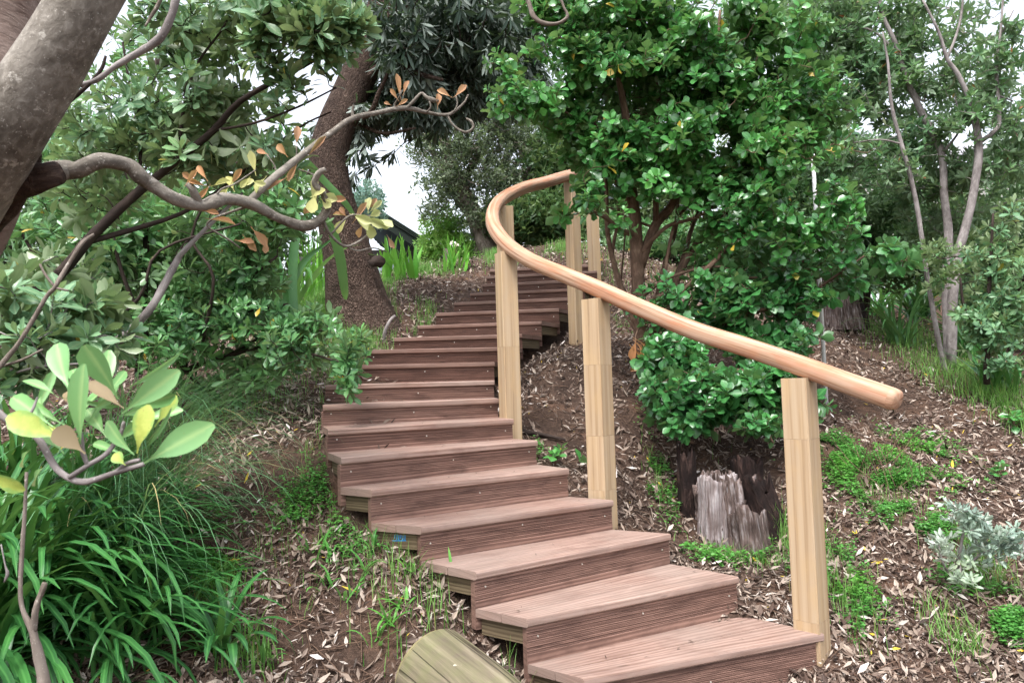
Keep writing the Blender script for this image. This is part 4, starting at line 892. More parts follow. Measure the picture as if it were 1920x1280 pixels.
# the spray of leaves hanging in front of the upper posts
shrub('mirror_bush', 'small spray of glossy leaves crossing the top of the upper rail posts', 'bush', [[(1230, 428, 5.3, 6), (1170, 405, 5.3, 4), (1120, 372, 5.4, 3), (1100, 355, 5.45, 2), (1090, 368, 5.5, 2)], [(1140, 398, 5.35, 3), (1095, 400, 5.45, 2), (1060, 405, 5.5, 2)]],
      [(1092, 350, 5.5, 30, 18, .12, 7), (1120, 348, 5.5, 25, 18, .12, 5), (1052, 400, 5.5, 16, 14, .1, 4), (1098, 385, 5.5, 20, 14, .1, 3), (1140, 372, 5.45, 12, 10, .1, 2)], m_gloss, bark_brown, RND, .11, 8, 0, 3, .5, (30, 88), spacing=.005, rtip=.002)
shrub('mirror_bush', 'low dark glossy bush sprawling under the handrail above the near stump', 'bush',
      [[(1212, 690, 5.2, 22), (1240, 720, 5.0, 14), (1290, 740, 4.8, 9), (1350, 750, 4.6, 6)], [(1215, 690, 5.2, 20), (1300, 640, 5.1, 12), (1400, 590, 5.0, 9), (1500, 560, 5.0, 6), (1620, 480, 5, 4)], [(1260, 690, 5.1, 10), (1340, 690, 4.9, 8), (1450, 700, 4.7, 5)],
       [(1240, 720, 5.0, 9), (1260, 800, 4.6, 7), (1300, 830, 4.4, 5)], [(1350, 700, 4.9, 7), (1420, 780, 4.5, 5), (1450, 830, 4.4, 4)]],
      [(1270, 660, 4.8, 80, 50, .3, 80), (1370, 700, 4.7, 110, 60, .35, 125), (1270, 740, 4.5, 70, 60, .3, 80), (1380, 762, 4.5, 105, 48, .3, 105), (1450, 720, 4.6, 75, 60, .3, 75), (1290, 782, 4.5, 65, 35, .25, 40), (1430, 795, 4.5, 45, 25, .2, 20), (1340, 640, 4.9, 90, 40, .3, 60), (1330, 530, 5.0, 130, 40, .35, 34), (1250, 590, 5.0, 60, 40, .3, 16), (1210, 690, 4.9, 26, 26, .2, 7), (1400, 560, 5.1, 140, 45, .35, 85),
       (1500, 560, 5.0, 60, 45, .3, 40), (1500, 500, 5.1, 110, 40, .35, 60), (1650, 480, 5.0, 90, 35, .3, 40), (1590, 530, 5.0, 50, 18, .2, 14), (1500, 630, 4.9, 40, 30, .2, 14), (1460, 650, 4.9, 80, 40, .3, 36), (1240, 560, 5.0, 60, 30, .2, 14), (1340, 610, 5.0, 90, 30, .3, 32), (1530, 760, 4.5, 30, 40, .2, 10), (1330, 590, 4.9, 50, 26, .2, 10)],
      m_gloss_low, bark_brown, RND, .08, 9, .3, 3, .5, (30, 88), spacing=.006, rtip=.002, szvar=.3, gaps=[(1565, 590, 40, 36), (1541, 430, 14, 40)])
# dangling dead leaves under the bush
dg = empty('dead_leaf_sprig', at(1200, 610, 5.2), 'sprig of curled brown dead leaves hanging below the glossy bush', 'dead leaves')
branch([(1215, 600, 5.2, 4), (1195, 620, 5.1, 3), (1190, 645, 5.05, 3)], 5, 3, .1, 'twig', bark_brown, dg)
px_leaves([((1195 + rng.uniform(-25, 45), 640 + rng.uniform(-10, 20)), (1200 + rng.uniform(-35, 60), 685 + rng.uniform(-10, 20)), 12, 5.0) for _ in range(14)], DRY, m_dead, dg, 'leaves')

# ------------------------------------------------------------------ far centre tree with grey gnarled trunk
shrub('pohutukawa_tree', 'distant grey gnarled tree with tiny dull leaves beyond the top of the steps', 'tree',
      [[(925, 500, 11, 42), (905, 440, 11, 38), (888, 400, 11, 34), (866, 365, 11, 34), (850, 320, 11, 28), (835, 270, 11, 20), (820, 210, 11, 12)], [(885, 395, 11, 26), (872, 340, 11.2, 18), (900, 290, 11.2, 14), (930, 240, 11.2, 10), (940, 190, 11.2, 6)],
       [(850, 330, 11, 16), (820, 300, 11, 12), (795, 250, 11, 8)], [(905, 430, 11, 16), (935, 380, 11, 12), (985, 330, 11, 9), (1010, 260, 11, 6)], [(900, 440, 11, 12), (890, 480, 11, 10), (880, 505, 11, 8)]],
      [(860, 270, 11, 110, 80, .9, 700), (960, 250, 11.2, 90, 80, .9, 650), (830, 340, 10.8, 55, 50, .6, 260), (940, 340, 11, 60, 50, .8, 360), (790, 260, 11, 45, 50, .5, 130), (900, 190, 11, 110, 50, .8, 420), (900, 400, 10.8, 50, 40, .4, 160), (800, 385, 10.8, 30, 25, .3, 50)],
      m_far, bark_grey, TIN, .062, 11, .36, 1.6, .6, (20, 95), twigs=False, spacing=.018)
# bare grey twigs inside it
qb = QB(); 
tips = blob_pts([(880, 310, 10.7, 120, 100, .4, 150), (960, 300, 10.8, 70, 60, .4, 80)], .2, 2, .6)
sk = np.array([at(*p) for p in [(866, 365, 11), (850, 320, 11), (835, 270, 11), (900, 290, 11), (935, 380, 11), (985, 330, 11), (820, 300, 11), (940, 240, 11)]]); tube(qb, sk[np.argsort(sk[:, 2])], [.012] * len(sk), 5, 1); grow(qb, sk, tips, .008, .003, 4, .2, .16)
pt = [o for o in bpy.data.objects if o.name.startswith('pohutukawa_tree')][0]; qb.build('bare_twigs', bark_grey, pt)
shrub('leafy_bush', 'bright yellow green bush beside the pale house below the gnarled tree', 'bush', [[(850, 500, 11.5, 10), (840, 440, 11.5, 6), (830, 400, 11.5, 4)]],
      [(835, 430, 11.5, 50, 55, .5, 330), (870, 470, 11.3, 60, 35, .5, 300), (800, 470, 11.6, 26, 40, .4, 120), (900, 490, 11, 40, 20, .3, 100)], m_bright, bark_brown, TIN, .075, 10, .25, 2, .6, (25, 95), twigs=False, spacing=.015)
shrub('background_tree', 'small hazy tree crown seen through the gap right of the rough trunk', 'tree', [[(690, 520, 17, 10), (688, 430, 17, 8), (685, 350, 17, 4)]],
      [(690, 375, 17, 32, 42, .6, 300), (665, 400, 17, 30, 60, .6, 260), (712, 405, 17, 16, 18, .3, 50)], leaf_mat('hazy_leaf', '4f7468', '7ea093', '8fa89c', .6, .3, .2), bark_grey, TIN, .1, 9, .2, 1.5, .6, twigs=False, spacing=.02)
shrub('background_tree', 'low dark shrub on the crest behind the glossy bush stems', 'shrub', [[(1280, 520, 9.4, 16), (1290, 450, 9.4, 12), (1300, 400, 9.4, 6)]],
      [(1200, 455, 9.6, 80, 45, .4, 420), (1300, 455, 9.4, 100, 55, .5, 520), (1420, 465, 9.3, 110, 65, .5, 560), (1130, 440, 10, 50, 50, .4, 240), (1500, 500, 9.2, 90, 50, .5, 220)], m_karo_dark, bark_dark, OBO_S, .09, 9, .34, 2.6, .6, twigs=False, spacing=.015)
shrub('background_tree', 'dark dense hedge closing the view behind the upper posts', 'hedge', [[(1050, 520, 12, 26), (1050, 420, 12, 20), (1040, 300, 12, 10)], [(1160, 520, 12, 16), (1170, 380, 12, 12)]],
      [(1020, 400, 10.6, 90, 60, .5, 520), (1050, 300, 10.8, 70, 90, .5, 420), (950, 400, 10.7, 50, 40, .4, 200), (1030, 380, 12.4, 100, 110, .8, 700), (1160, 380, 12.4, 110, 130, .8, 700), (1250, 300, 12.6, 140, 170, .8, 700), (1100, 220, 12.6, 180, 120, .8, 600), (960, 430, 12.2, 60, 60, .6, 250), (1350, 400, 12, 140, 120, .8, 600), (1500, 380, 12, 140, 110, .8, 550), (1450, 480, 11.5, 160, 60, .6, 400)],
      m_far_dark, bark_dark, OBO_S, .12, 9, .2, 1.2, .6, twigs=False, spacing=.02)

# ------------------------------------------------------------------ right-hand trees with thin pale stems
skyr = [(1625, 240, 40, 24), (1715, 190, 40, 26), (1840, 50, 50, 26), (1900, 130, 26, 40), (1760, 40, 30, 22), (1735, 110, 26, 16)]
shrub('slender_tree', 'slender pale forked tree trunk second from the right edge', 'tree',
      [[(1782, 700, 6.6, 20.3), (1780, 640, 6.6, 20.3), (1775, 540, 6.65, 18.7), (1778, 440, 6.7, 15.6), (1770, 360, 6.7, 14.0), (1765, 285, 6.7, 13.3), (1735, 225, 6.7, 12.5), (1700, 150, 6.7, 10.1), (1680, 85, 6.7, 8.6), (1652, 20, 6.7, 7.0), (1640, -60, 6.7, 5.5)], [(1700, 150, 6.7, 6.2), (1730, 190, 6.7, 3.9), (1740, 150, 6.7, 2.3)],
       [(1690, 110, 6.7, 5.5), (1640, 60, 6.7, 3.9), (1580, 50, 6.7, 3.1), (1530, 60, 6.7, 2.3)], [(1765, 290, 6.7, 5.5), (1800, 240, 6.6, 3.9), (1790, 180, 6.6, 2.3)]],
      [(1600, 70, 6.9, 100, 80, .5, 230), (1660, 130, 6.8, 80, 60, .4, 120), (1560, 160, 7.1, 80, 90, .5, 210), (1720, 60, 6.7, 60, 70, .3, 60), (1620, 300, 7.0, 80, 60, .4, 110), (1700, 270, 6.8, 60, 40, .4, 50), (1690, 20, 6.7, 60, 30, .3, 40), (1540, 40, 7.0, 90, 70, .5, 190), (1590, 230, 7, 90, 60, .4, 150), (1700, 140, 7.4, 110, 110, .5, 190), (1640, 200, 7.3, 90, 80, .4, 150), (1740, 280, 7.3, 80, 50, .4, 110), (1540, 280, 7.2, 80, 60, .4, 130)],
      m_back, bark_pale, OBO_S, .085, 9, .38, 2.6, .55, (30, 88), gaps=skyr, spacing=.005, rtip=.002)
shrub('slender_tree', 'slender grey curving tree trunk nearest the right edge', 'tree',
      [[(1784, 690, 6.4, 17.2), (1786, 560, 6.4, 18.7), (1795, 480, 6.4, 17.2), (1815, 410, 6.4, 15.6), (1832, 320, 6.4, 14.8), (1834, 262, 6.4, 14.0), (1818, 190, 6.4, 10.1), (1796, 140, 6.4, 8.6), (1776, 110, 6.4, 7.0), (1760, 60, 6.4, 5.5), (1730, 0, 6.4, 3.9)],
       [(1834, 268, 6.4, 9.4), (1862, 248, 6.4, 7.8), (1874, 225, 6.4, 7.0), (1868, 130, 6.4, 6.2), (1876, 60, 6.4, 4.7), (1882, -20, 6.4, 3.9)], [(1776, 110, 6.4, 5.5), (1798, 50, 6.4, 4.7), (1808, -20, 6.4, 3.9)], [(1874, 180, 6.4, 3.9), (1900, 190, 6.4, 2.3)], [(1880, 60, 6.4, 3.1), (1900, 20, 6.4, 2.3)]],
      [(1850, 130, 6.5, 60, 60, .35, 60), (1800, 230, 6.6, 70, 50, .4, 90), (1890, 240, 6.5, 50, 70, .35, 60), (1760, 150, 6.6, 60, 40, .3, 45), (1840, 320, 6.7, 80, 50, .4, 120), (1880, 380, 7, 60, 60, .4, 90), (1760, 400, 7.2, 70, 60, .4, 90), (1700, 350, 7.2, 60, 60, .4, 80), (1900, 60, 6.4, 30, 40, .2, 22), (1910, 110, 6.3, 16, 20, .15, 8), (1780, 330, 6.8, 50, 40, .3, 44), (1830, 30, 6.5, 50, 20, .2, 12), (1850, 180, 7.2, 80, 90, .4, 130), (1780, 60, 7.4, 120, 90, .5, 150), (1880, 290, 7.2, 60, 70, .4, 120)],
      m_back, bark_pale, OBO_S, .085, 9, .36, 2.6, .55, (30, 88), gaps=skyr[1:], spacing=.005, rtip=.002)
shrub('slender_tree', 'thinnest pale stem leaning left of the forked trees at right', 'tree',
      [[(1774, 700, 6.2, 9.4), (1760, 640, 6.2, 9.4), (1742, 540, 6.25, 8.6), (1726, 430, 6.3, 8.6), (1712, 350, 6.3, 8.6), (1690, 270, 6.3, 7.8), (1672, 200, 6.3, 6.2), (1665, 120, 6.3, 4.7), (1655, 60, 6.3, 3.1)], [(1690, 270, 6.3, 3.9), (1650, 262, 6.3, 3.1), (1600, 268, 6.3, 2.3)]],
      [(1650, 200, 6.5, 70, 60, .3, 60), (1600, 260, 6.5, 60, 40, .3, 44), (1680, 320, 6.5, 50, 40, .3, 40)], m_back, bark_pale, OBO_S, .08, 9, .36, 2.6, .55, (30, 88), one=True, gaps=skyr, spacing=.005, rtip=.002)
shrub('background_tree', 'dark tree mass behind the glossy bush at upper right', 'tree', [[(1500, 600, 8.6, 20), (1490, 400, 8.6, 16), (1480, 200, 8.6, 12), (1470, 50, 8.6, 6)], [(1490, 400, 8.6, 10), (1570, 280, 8.6, 7), (1600, 150, 8.6, 5)], [(1620, 560, 8.4, 9), (1600, 420, 8.4, 7)]],
      [(1500, 120, 8.6, 110, 130, .6, 430), (1560, 330, 8.5, 120, 90, .6, 420), (1450, 380, 8.6, 130, 120, .6, 420), (1620, 430, 8.4, 100, 70, .6, 330), (1560, 500, 8.2, 130, 50, .5, 260), (1680, 380, 8.4, 60, 50, .4, 130), (1500, 0, 8.6, 90, 60, .4, 120), (1380, 90, 8.8, 140, 130, .5, 260)],
      m_back, bark_dark, OBO_S, .09, 9, .27, 2, .6, gaps=skyr, twigs=False, spacing=.012)
shrub('background_tree', 'dark green shrub on the slope behind the farther stump', 'shrub', [[(1620, 620, 8.8, 14), (1630, 520, 8.8, 10), (1640, 440, 8.8, 6)]],
      [(1600, 440, 9.0, 90, 70, .5, 330), (1690, 480, 8.8, 80, 70, .5, 300), (1760, 420, 8.8, 80, 80, .5, 280), (1500, 540, 9.0, 80, 40, .4, 200), (1400, 520, 9.2, 90, 40, .4, 220)], m_far_dark, bark_dark, OBO_S, .09, 9, .3, 2.4, .6, twigs=False, spacing=.015)
shrub('background_tree', 'dense dark shrub closing the view at the right edge', 'shrub', [[(1900, 640, 7.6, 14), (1905, 520, 7.6, 10), (1900, 400, 7.6, 6)]],
      [(1890, 500, 7.6, 80, 90, .5, 330), (1930, 380, 7.6, 60, 90, .5, 220), (1840, 560, 7.8, 60, 50, .4, 160), (1900, 610, 7.4, 70, 40, .4, 160)], m_back, bark_dark, OBO_S, .085, 9, .3, 2.4, .6, twigs=False, spacing=.015)
shrub('background_tree', 'distant fine leaved hedge below the grey roof at far right', 'hedge', [[(1800, 620, 14, 16), (1800, 450, 14, 12), (1800, 350, 14, 6)]],
      [(1700, 430, 14, 160, 110, 1, 700), (1880, 420, 14, 120, 110, 1, 600), (1800, 520, 13, 200, 70, .8, 600), (1960, 330, 14, 50, 90, .6, 160), (1890, 290, 13, 30, 90, .4, 80), (1640, 350, 14, 70, 60, .6, 200)], m_back, bark_dark, OBO_S, .14, 9, .25, 1.2, .6, twigs=False, spacing=.02)
shrub('pittosporum_shrub', 'grey green leafy shrub at the right edge beside the slender trunks', 'shrub', [[(1850, 720, 5.4, 12), (1852, 600, 5.4, 9), (1858, 480, 5.4, 6), (1862, 400, 5.4, 4)], [(1852, 620, 5.4, 8), (1900, 560, 5.3, 6), (1930, 500, 5.2, 4)], [(1852, 640, 5.4, 6), (1810, 580, 5.4, 5), (1800, 520, 5.4, 4)]],
      [(1860, 500, 5.4, 60, 60, .3, 60), (1900, 560, 5.3, 50, 60, .3, 60), (1850, 590, 5.3, 60, 50, .3, 60), (1870, 640, 5.3, 60, 40, .3, 40), (1900, 420, 5.4, 40, 50, .3, 26), (1740, 480, 6.0, 60, 26, .2, 26), (1760, 520, 6.0, 40, 30, .2, 16), (1880, 680, 5.2, 40, 16, .2, 10)],
      m_karo, bark_dark, OBO, .075, 10, .25, 3, .55, (30, 88), one=True, spacing=.005, rtip=.0018)

# ------------------------------------------------------------------ strap leaved clumps
for k, (px, py, L, n, w, az, lab) in enumerate([(-60, 1270, .95, 180, .031, (-60, 110), 'big arching strap leaved clump in the bottom left corner'), (60, 1200, .85, 180, .03, (-70, 100), 'arching strap leaved clump beside the bare forked stick'),
                             (130, 1080, .78, 180, .028, (-75, 90), 'strap leaved clump just below the close pale leaves'), (-20, 1010, .8, 150, .028, (-80, 100), 'dark strap leaved clump at the left edge behind the others'), (235, 1230, .58, 80, .024, (-110, 60), 'smaller strap leaved clump at the front of the bed')]):
    strap_plant('agapanthus', lab, 'plant', gpt(px, py), n, L, w * rng.uniform(.8, 1.05), m_agap, (22, 88), (.8, 2.1), az, .17, 'strap leaved plants in the left bed', seg=10, fold=.22)
strap_plant('agapanthus', 'small separate strap leaved plant on bare soil left of the log', 'plant', gpt(415, 1225), 17, .42, .032, m_agap, (25, 75), (.7, 1.7), (-100, 200), .03, 'strap leaved plants in the left bed', fold=.22)
# sedge
sg = empty('sedge_tuft', gpt(250, 980), 'fine grey green sedge with long thin arching blades over the litter', 'grass')
qb = QB()
for k in range(520):
    c = gpt(250, 985) if k % 3 else gpt(190, 1130); b = c + np.array([rng.normal(0, .1), rng.normal(0, .09), 0]); b[2] = g1(b[0], b[1])
    strap_leaf(qb, b, rng.normal(-.35, .55), math.radians(rng.uniform(52, 84)), rng.uniform(.6, 1.25), rng.uniform(.003, .0048), rng.uniform(1.1, 2.2), 12, .3, .3, .3)
qb.build('blades', m_sedge, sg)
# forked bare stick
fs = empty('forked_stick', gpt(90, 1270), 'bare grey forked stick standing up through the strap leaves', 'stick')
branch([(95, 1330, 1.6, 22), (80, 1262, 1.6, 20), (62, 1185, 1.6, 14), (42, 1140, 1.6, 9), (38, 1080, 1.6, 8), (45, 985, 1.6, 7), (50, 885, 1.6, 6)], 8, 5, .12, 'stem', bark_grey, fs, 3)
branch([(62, 1185, 1.6, 13), (68, 1140, 1.6, 12), (84, 1092, 1.6, 10)], 8, 5, .12, 'stem', bark_grey, fs, 5)
branch([(2, 1020, 1.6, 3), (10, 1060, 1.6, 3), (14, 1075, 1.6, 7), (8, 1090, 1.6, 3)], 6, 3, .1, 'stem', bark_pale, fs, 5)
# upright bright iris clumps
for (px, py, d_, L, n, mt, lab, ww) in [(745, 528, 8.0, .5, 22, m_flax, 'upright bright green iris clump right behind the rough trunk', .062), (856, 514, 8.8, .42, 20, m_flax, 'upright bright green iris clump near the crest by the pale flowers', .045), (583, 560, 7.4, .75, 40, m_flax, 'bright green upright blades left of the rough trunk', .035), (700, 525, 8.1, .36, 14, m_flax, 'few bright blades touching the right side of the rough trunk', .04),
                                   (530, 640, 6.4, 1.2, 16, m_flax_d, 'tall dull green flax blades left of the rough trunk', .06), (1690, 612, 7.6, .75, 34, m_flax_d, 'fan shaped dark green flax near the farther stump', .035),
                                   (1720, 560, 9.5, 1.05, 44, m_agap, 'lush strap leaved clump in the right background by the orange leaf', .06), (1860, 560, 9.2, 1.2, 60, m_agap, 'large strap leaved clump behind the slender trunks at right', .065), (1870, 700, 5.6, .6, 40, m_agap, 'dark strap leaves under the right edge shrub', .03), (1820, 640, 7, .8, 46, m_agap, 'tall narrow green blades right of the slender trunks', .035), (1640, 480, 10.5, .9, 30, m_agap, 'strap leaved clump in shade behind the white pole', .055)]:
    up = mt is m_flax
    p = at(px, py, d_); p[2] = g1(p[0], p[1])
    strap_plant('iris_clump' if up else ('flax_clump' if mt is m_flax_d else 'agapanthus'), lab, 'plant', p, n, L, ww, mt, (62, 92) if up else (45, 88), (.02, .3) if up else (.7, 1.9), (0, 360), .2 if up else .12, None, fold=.2, wpos=.3, tipw=.05, basew=.8, point=1.0 if up or mt is m_flax_d else 2.6, part='blades' if up else 'leaves')
# long flax leaves crossing the rough trunk
fl = empty('flax_clump', at(560, 690, 5.7), 'long drooping flax leaves crossing in front of the rough trunk', 'plant')
qb = QB()
for s, w in (([(575, 300), (600, 330), (640, 372), (665, 405)], 20), ([(600, 395), (622, 430), (638, 480), (646, 540), (648, 562)], 20), ([(560, 640), (548, 540), (556, 440), (590, 380)], 17), ([(520, 640), (535, 560), (570, 490), (620, 450)], 16), ([(545, 650), (545, 590), (520, 540), (490, 560)], 22), ([(500, 700), (515, 640), (505, 580), (480, 520)], 16), ([(540, 730), (538, 690), (530, 650), (520, 600)], 16)):
    P = [at(a, b, 5.3 + .1 * k) for k, (a, b) in enumerate(s)]; P, _ = smooth_path(P, [1] * len(P), 5); t = np.linspace(0, 1, len(P))
    ribbon(qb, P, (w * 5.4 / F) * np.sin(np.clip(t * .85 + .12, 0, 1) * PI) ** .6 + .003, np.tile(Rt * .8 + Fw * .5, (len(P), 1)), .3, (rng.random() * .5, 0))
qb.build('leaves', m_flax_d, fl)

# ------------------------------------------------------------------ silver shrub, seedlings, dry weed
shrub('silver_bush', 'silvery grey velvety leaved plant on the bare litter at lower right', 'bush', [[(1790, 1085, 3.45, 7), (1800, 1030, 3.42, 6), (1812, 970, 3.4, 4)], [(1790, 1080, 3.45, 6), (1850, 1030, 3.4, 5), (1900, 1000, 3.4, 4)], [(1790, 1085, 3.45, 5), (1770, 1060, 3.38, 4), (1760, 1020, 3.38, 3)], [(1800, 1060, 3.4, 5), (1800, 1090, 3.3, 3)]],
      [(1805, 965, 3.4, 42, 34, .12, 22), (1860, 1000, 3.4, 50, 36, .14, 28), (1900, 1015, 3.35, 30, 30, .12, 18), (1765, 1020, 3.4, 24, 26, .1, 10), (1800, 1080, 3.3, 24, 16, .08, 7), (1830, 1040, 3.4, 40, 24, .1, 12)],
      m_silver, bark_pale, LNS, .05, 11, 0, 3, .5, (25, 85), spacing=.004, rtip=.0015)
for (px, py, d_, n_, lab, mt, sz) in [(1040, 858, 4.35, 7, 'young broad leaved seedling by the end of the ninth step from the bottom', m_gloss, .075), (1870, 860, 4.4, 6, 'small glossy seedling on the litter near the right edge', m_gloss, .06), (1900, 770, 5.0, 10, 'leafy green sapling at the right edge in the grass', m_gloss, .07),
                                 (1215, 560, 6.8, 6, 'small seedling beneath the glossy bush beside the top steps', m_gloss_low, .08), (1060, 1272, 2.65, 4, 'tiny green sprout tucked under the lowest step', m_cover, .03), (1290, 990, 3.9, 10, 'little green weed in front of the near stump', m_cover, .03)]:
    p = at(px, py, d_); p[2] = g1(p[0], p[1]); root = empty('seedling', p, lab.replace(' by the end of the ninth step from the bottom', ' beside the steps under the second post'), 'seedling')
    qb = QB(); ql = QB()
    tips = p + np.column_stack([rng.normal(0, sz * .7, n_), rng.normal(0, sz * .5, n_), rng.uniform(.5, 1.6, n_) * sz])
    for t in tips: tube(qb, [p, (p + t) / 2 + [0, 0, .01], t], [.0025, .002, .0012], 5, 2, cap=False)
    rosettes(ql, tips, norm(tips - p) + [0, 0, .6], RND, sz, 4, (35, 85), .002); qb.build('stem', bark_brown, root); ql.build('leaves', mt, root)
dw = empty('dry_weed', gpt(1660, 905), 'tangle of thin dark bare stems over the green patch behind the first post', 'weed')
qb = QB(); b = gpt(1670, 905)
for k in range(34):
    t = b + np.array([rng.normal(0, .22), rng.normal(0, .15), rng.uniform(.15, .42)]); s_ = b + np.array([rng.normal(0, .12), rng.normal(0, .1), -.01])
    tube(qb, [s_, (s_ + t) / 2 + rng.normal(0, .02, 3), t], [.0022, .0018, .0009], 4, 3, cap=False)
qb.build('stems', bark_brown, dw)
# ------------------------------------------------------------------ stumps, log, pole
stump_w = bark_mat('weathered_stump', '2a1e1a', '7c6b65', 'cac2c3', 70, .12, 1.0, .03)
stump_p = bark_mat('bleached_stump', '5c4b46', 'a59a99', 'd8d3d6', 70, .08, 1.0, .03)
stump_d = bark_mat('dark_stump', '120c0b', '2b1e1b', '57443d', 40, .25, 1.0, .03)
moss = bark_mat('mossy_top', '3a2a1d', '6b5138', '6d7a35', 30, 1, .8, .01)
def ragged(qb, c, rad, h, seed, n=44, lv=14, jag=.35, sq=1.0, lean=(0, 0), flare=.25, a0=0, a1=2 * PI, fj=.05):
    """hollow rotten trunk shell with a broken upper rim"""
    g = np.random.default_rng(seed); an = np.linspace(a0, a1, n + 1)[:-1] if a1 - a0 > 6.2 else np.linspace(a0, a1, n)
    prof = sum(g.uniform(.3, 1) / k * np.sin(k * an + g.uniform(0, 6.28)) for k in (2, 3, 5, 8)) ; fine = g.normal(0, 1, n)
    hh = h * (1 - jag * .5 + jag * .5 * prof / np.abs(prof).max() + fj * fine)
    rr = rad * (1 + .1 * np.sin(3 * an + 1) + .075 * g.normal(0, 1, n) + .05 * np.sin(11 * an + 2))
    rows = []
    for l in range(lv + 1):
        t = l / lv; fr = 1 + flare * (1 - t) ** 3
        rows.append(np.column_stack([c[0] + rr * fr * np.cos(an) + lean[0] * t, c[1] + sq * rr * fr * np.sin(an) + lean[1] * t, c[2] - .06 + (hh + .06) * t]))
        rows[-1][:, :2] += g.normal(0, rad * .012, (n, 2))
    for l, k in ((0, .96), (1, .82), (2, .74)):       # over the rim and down inside
        t = 1 - l * .12; rows.append(np.column_stack([c[0] + rr * k * np.cos(an) + lean[0] * t, c[1] + sq * rr * k * np.sin(an) + lean[1] * t, c[2] + hh * t]))
    m = len(rows); V = np.concatenate(rows); full = a1 - a0 > 6.2
    Q, U = [], []
    for l in range(m - 1):
        for k in range(n if full else n - 1):
            k2 = (k + 1) % n; Q.append((l * n + k, l * n + k2, (l + 1) * n + k2, (l + 1) * n + k))
            z0, z1 = l * h / lv, (l + 1) * h / lv; u0, u1 = k / n * rad * 6.28, (k + 1) / n * rad * 6.28
            U.append([(u0, z0), (u1, z0), (u1, z1), (u0, z1)])
    qb.add(V, Q, None, U)
    return hh, rows
b = at(1378, 1030, 4.1); b[2] = g1(b[0], b[1])
ns = empty('tree_stump', b, 'rotten split tree stump with whitish weathered side, below the low glossy bush', 'stump')
def rg(px, py, d): p = at(px, py, d); p[2] = g1(p[0], p[1]); return p
qb = QB(); ragged(qb, rg(1372, 1015, 4.2), .15, .35, 5, 96, 18, .4, .8, (-.03, 0)); qb.build('core', stump_w, ns)
qb = QB(); ragged(qb, rg(1345, 1005, 4.12), .095, .36, 31, 60, 16, .12, .7, (.01, .02), fj=.02); qb.build('white_slab', stump_p, ns)
qb = QB(); ragged(qb, rg(1412, 1032, 4.02), .1, .26, 7, 40, 14, .3, .8, (-.02, .02)); qb.build('front_slab', stump_w, ns)
qb = QB(); ragged(qb, rg(1292, 985, 4.3), .055, .4, 9, 26, 12, .2, .8, (.01, .04)); ragged(qb, rg(1452, 1015, 4.1), .085, .32, 12, 30, 12, .4, .8, (-.09, .03)); ragged(qb, rg(1405, 960, 4.35), .09, .28, 13, 30, 12, .2, .8); qb.build('dark_slabs', stump_d, ns)
b = rg(1562, 640, 8.4)
fs2 = empty('tree_stump', b, 'farther grey tree stump half hidden behind low glossy leaves', 'stump')
qb = QB(); ragged(qb, b, .27, .66, 21, 50, 14, .15, .8); tube(qb, [b, b + [0, 0, .52]], [.2, .2], 16, 2, .1); qb.build('core', stump_w, fs2)
qb = QB(); ragged(qb, b + [.33, .05, 0], .1, .5, 22, 26, 10, .3, .8, (-.1, 0)); ragged(qb, b + [-.3, .1, 0], .1, .5, 23, 26, 10, .3, .8); qb.build('dark_slabs', stump_d, fs2)

# round log in the foreground
lg_end = bark_mat('log_end_grain', '6b6348', '8d8460', 'a59c72', 30, 1, .5, .005)
def log_mat():
    M = NT('log_wood')
    n = M.noise(M.coord('UV', (18, 1.2, 1)), 1.6, 6, .65, .4); m_ = M.noise(M.coord('Object'), 7, 4, .6); c_ = M.noise(M.coord('UV', (9, .35, 1)), 1.2, 2, .5, .3)
    col = M.ramp(n, [(.3, srgb('4c443a')), (.5, srgb('6d6353')), (.7, srgb('8d836f'))])
    col = M.mix(M.ramp(m_, [(.42, (0, 0, 0, 1)), (.66, (.38, .38, .38, 1))]), col, srgb('66703c'))
    cr = M.ramp(c_, [(.47, (0, 0, 0, 1)), (.5, (1, 1, 1, 1)), (.512, (0, 0, 0, 1))])
    col = M.mix(M.math('MULTIPLY', cr, .8), col, srgb('2c2418'))
    w_ = M.noise(M.coord('Object'), 16, 3, .5); col = M.mix(M.ramp(w_, [(.71, (0, 0, 0, 1)), (.74, (.8, .8, .8, 1))]), col, srgb('d9d3c4'))
    return M.done(M.bsdf(col, .75, .25, M.math('SUBTRACT', n, cr), .6, .006).outputs[0])
lp = [at(812, 1258, 2.62), at(937, 1368, 2.34), at(1060, 1515, 2.1)]
lg = empty('log', lp[0], 'thick greenish weathered round log lying beside the lowest steps', 'log')
qb = QB(); tube(qb, lp, [.152, .15, .148], 40, 8, .012, cap=False, seed=2); o = qb.build('shaft', log_mat(), lg)
qb = QB(); T_ = norm(lp[0] - lp[1]); u_ = norm(np.cross(T_, [0, 0, 1])); w_ = np.cross(u_, T_); an = np.linspace(0, 2 * PI, 41)[:-1]
Pm2, r2 = smooth_path(lp, [.152, .15, .148], 8)
rings = [(1.0, -.006), (.975, .012), (.93, .018), (.6, .02), (.3, .019), (.02, .018)]
V_ = np.concatenate([lp[0] + T_ * hh + .152 * rr * (np.cos(an)[:, None] * u_ + np.sin(an)[:, None] * w_) for rr, hh in rings]); V_[:, :] += 0
Q_ = [(r_ * 40 + k, (r_ + 1) * 40 + k, (r_ + 1) * 40 + (k + 1) % 40, r_ * 40 + (k + 1) % 40) for r_ in range(5) for k in range(40)]
qb.add(V_, Q_, None, V_[:, [0, 2]]); qb.build('cut_end', lg_end, lg)

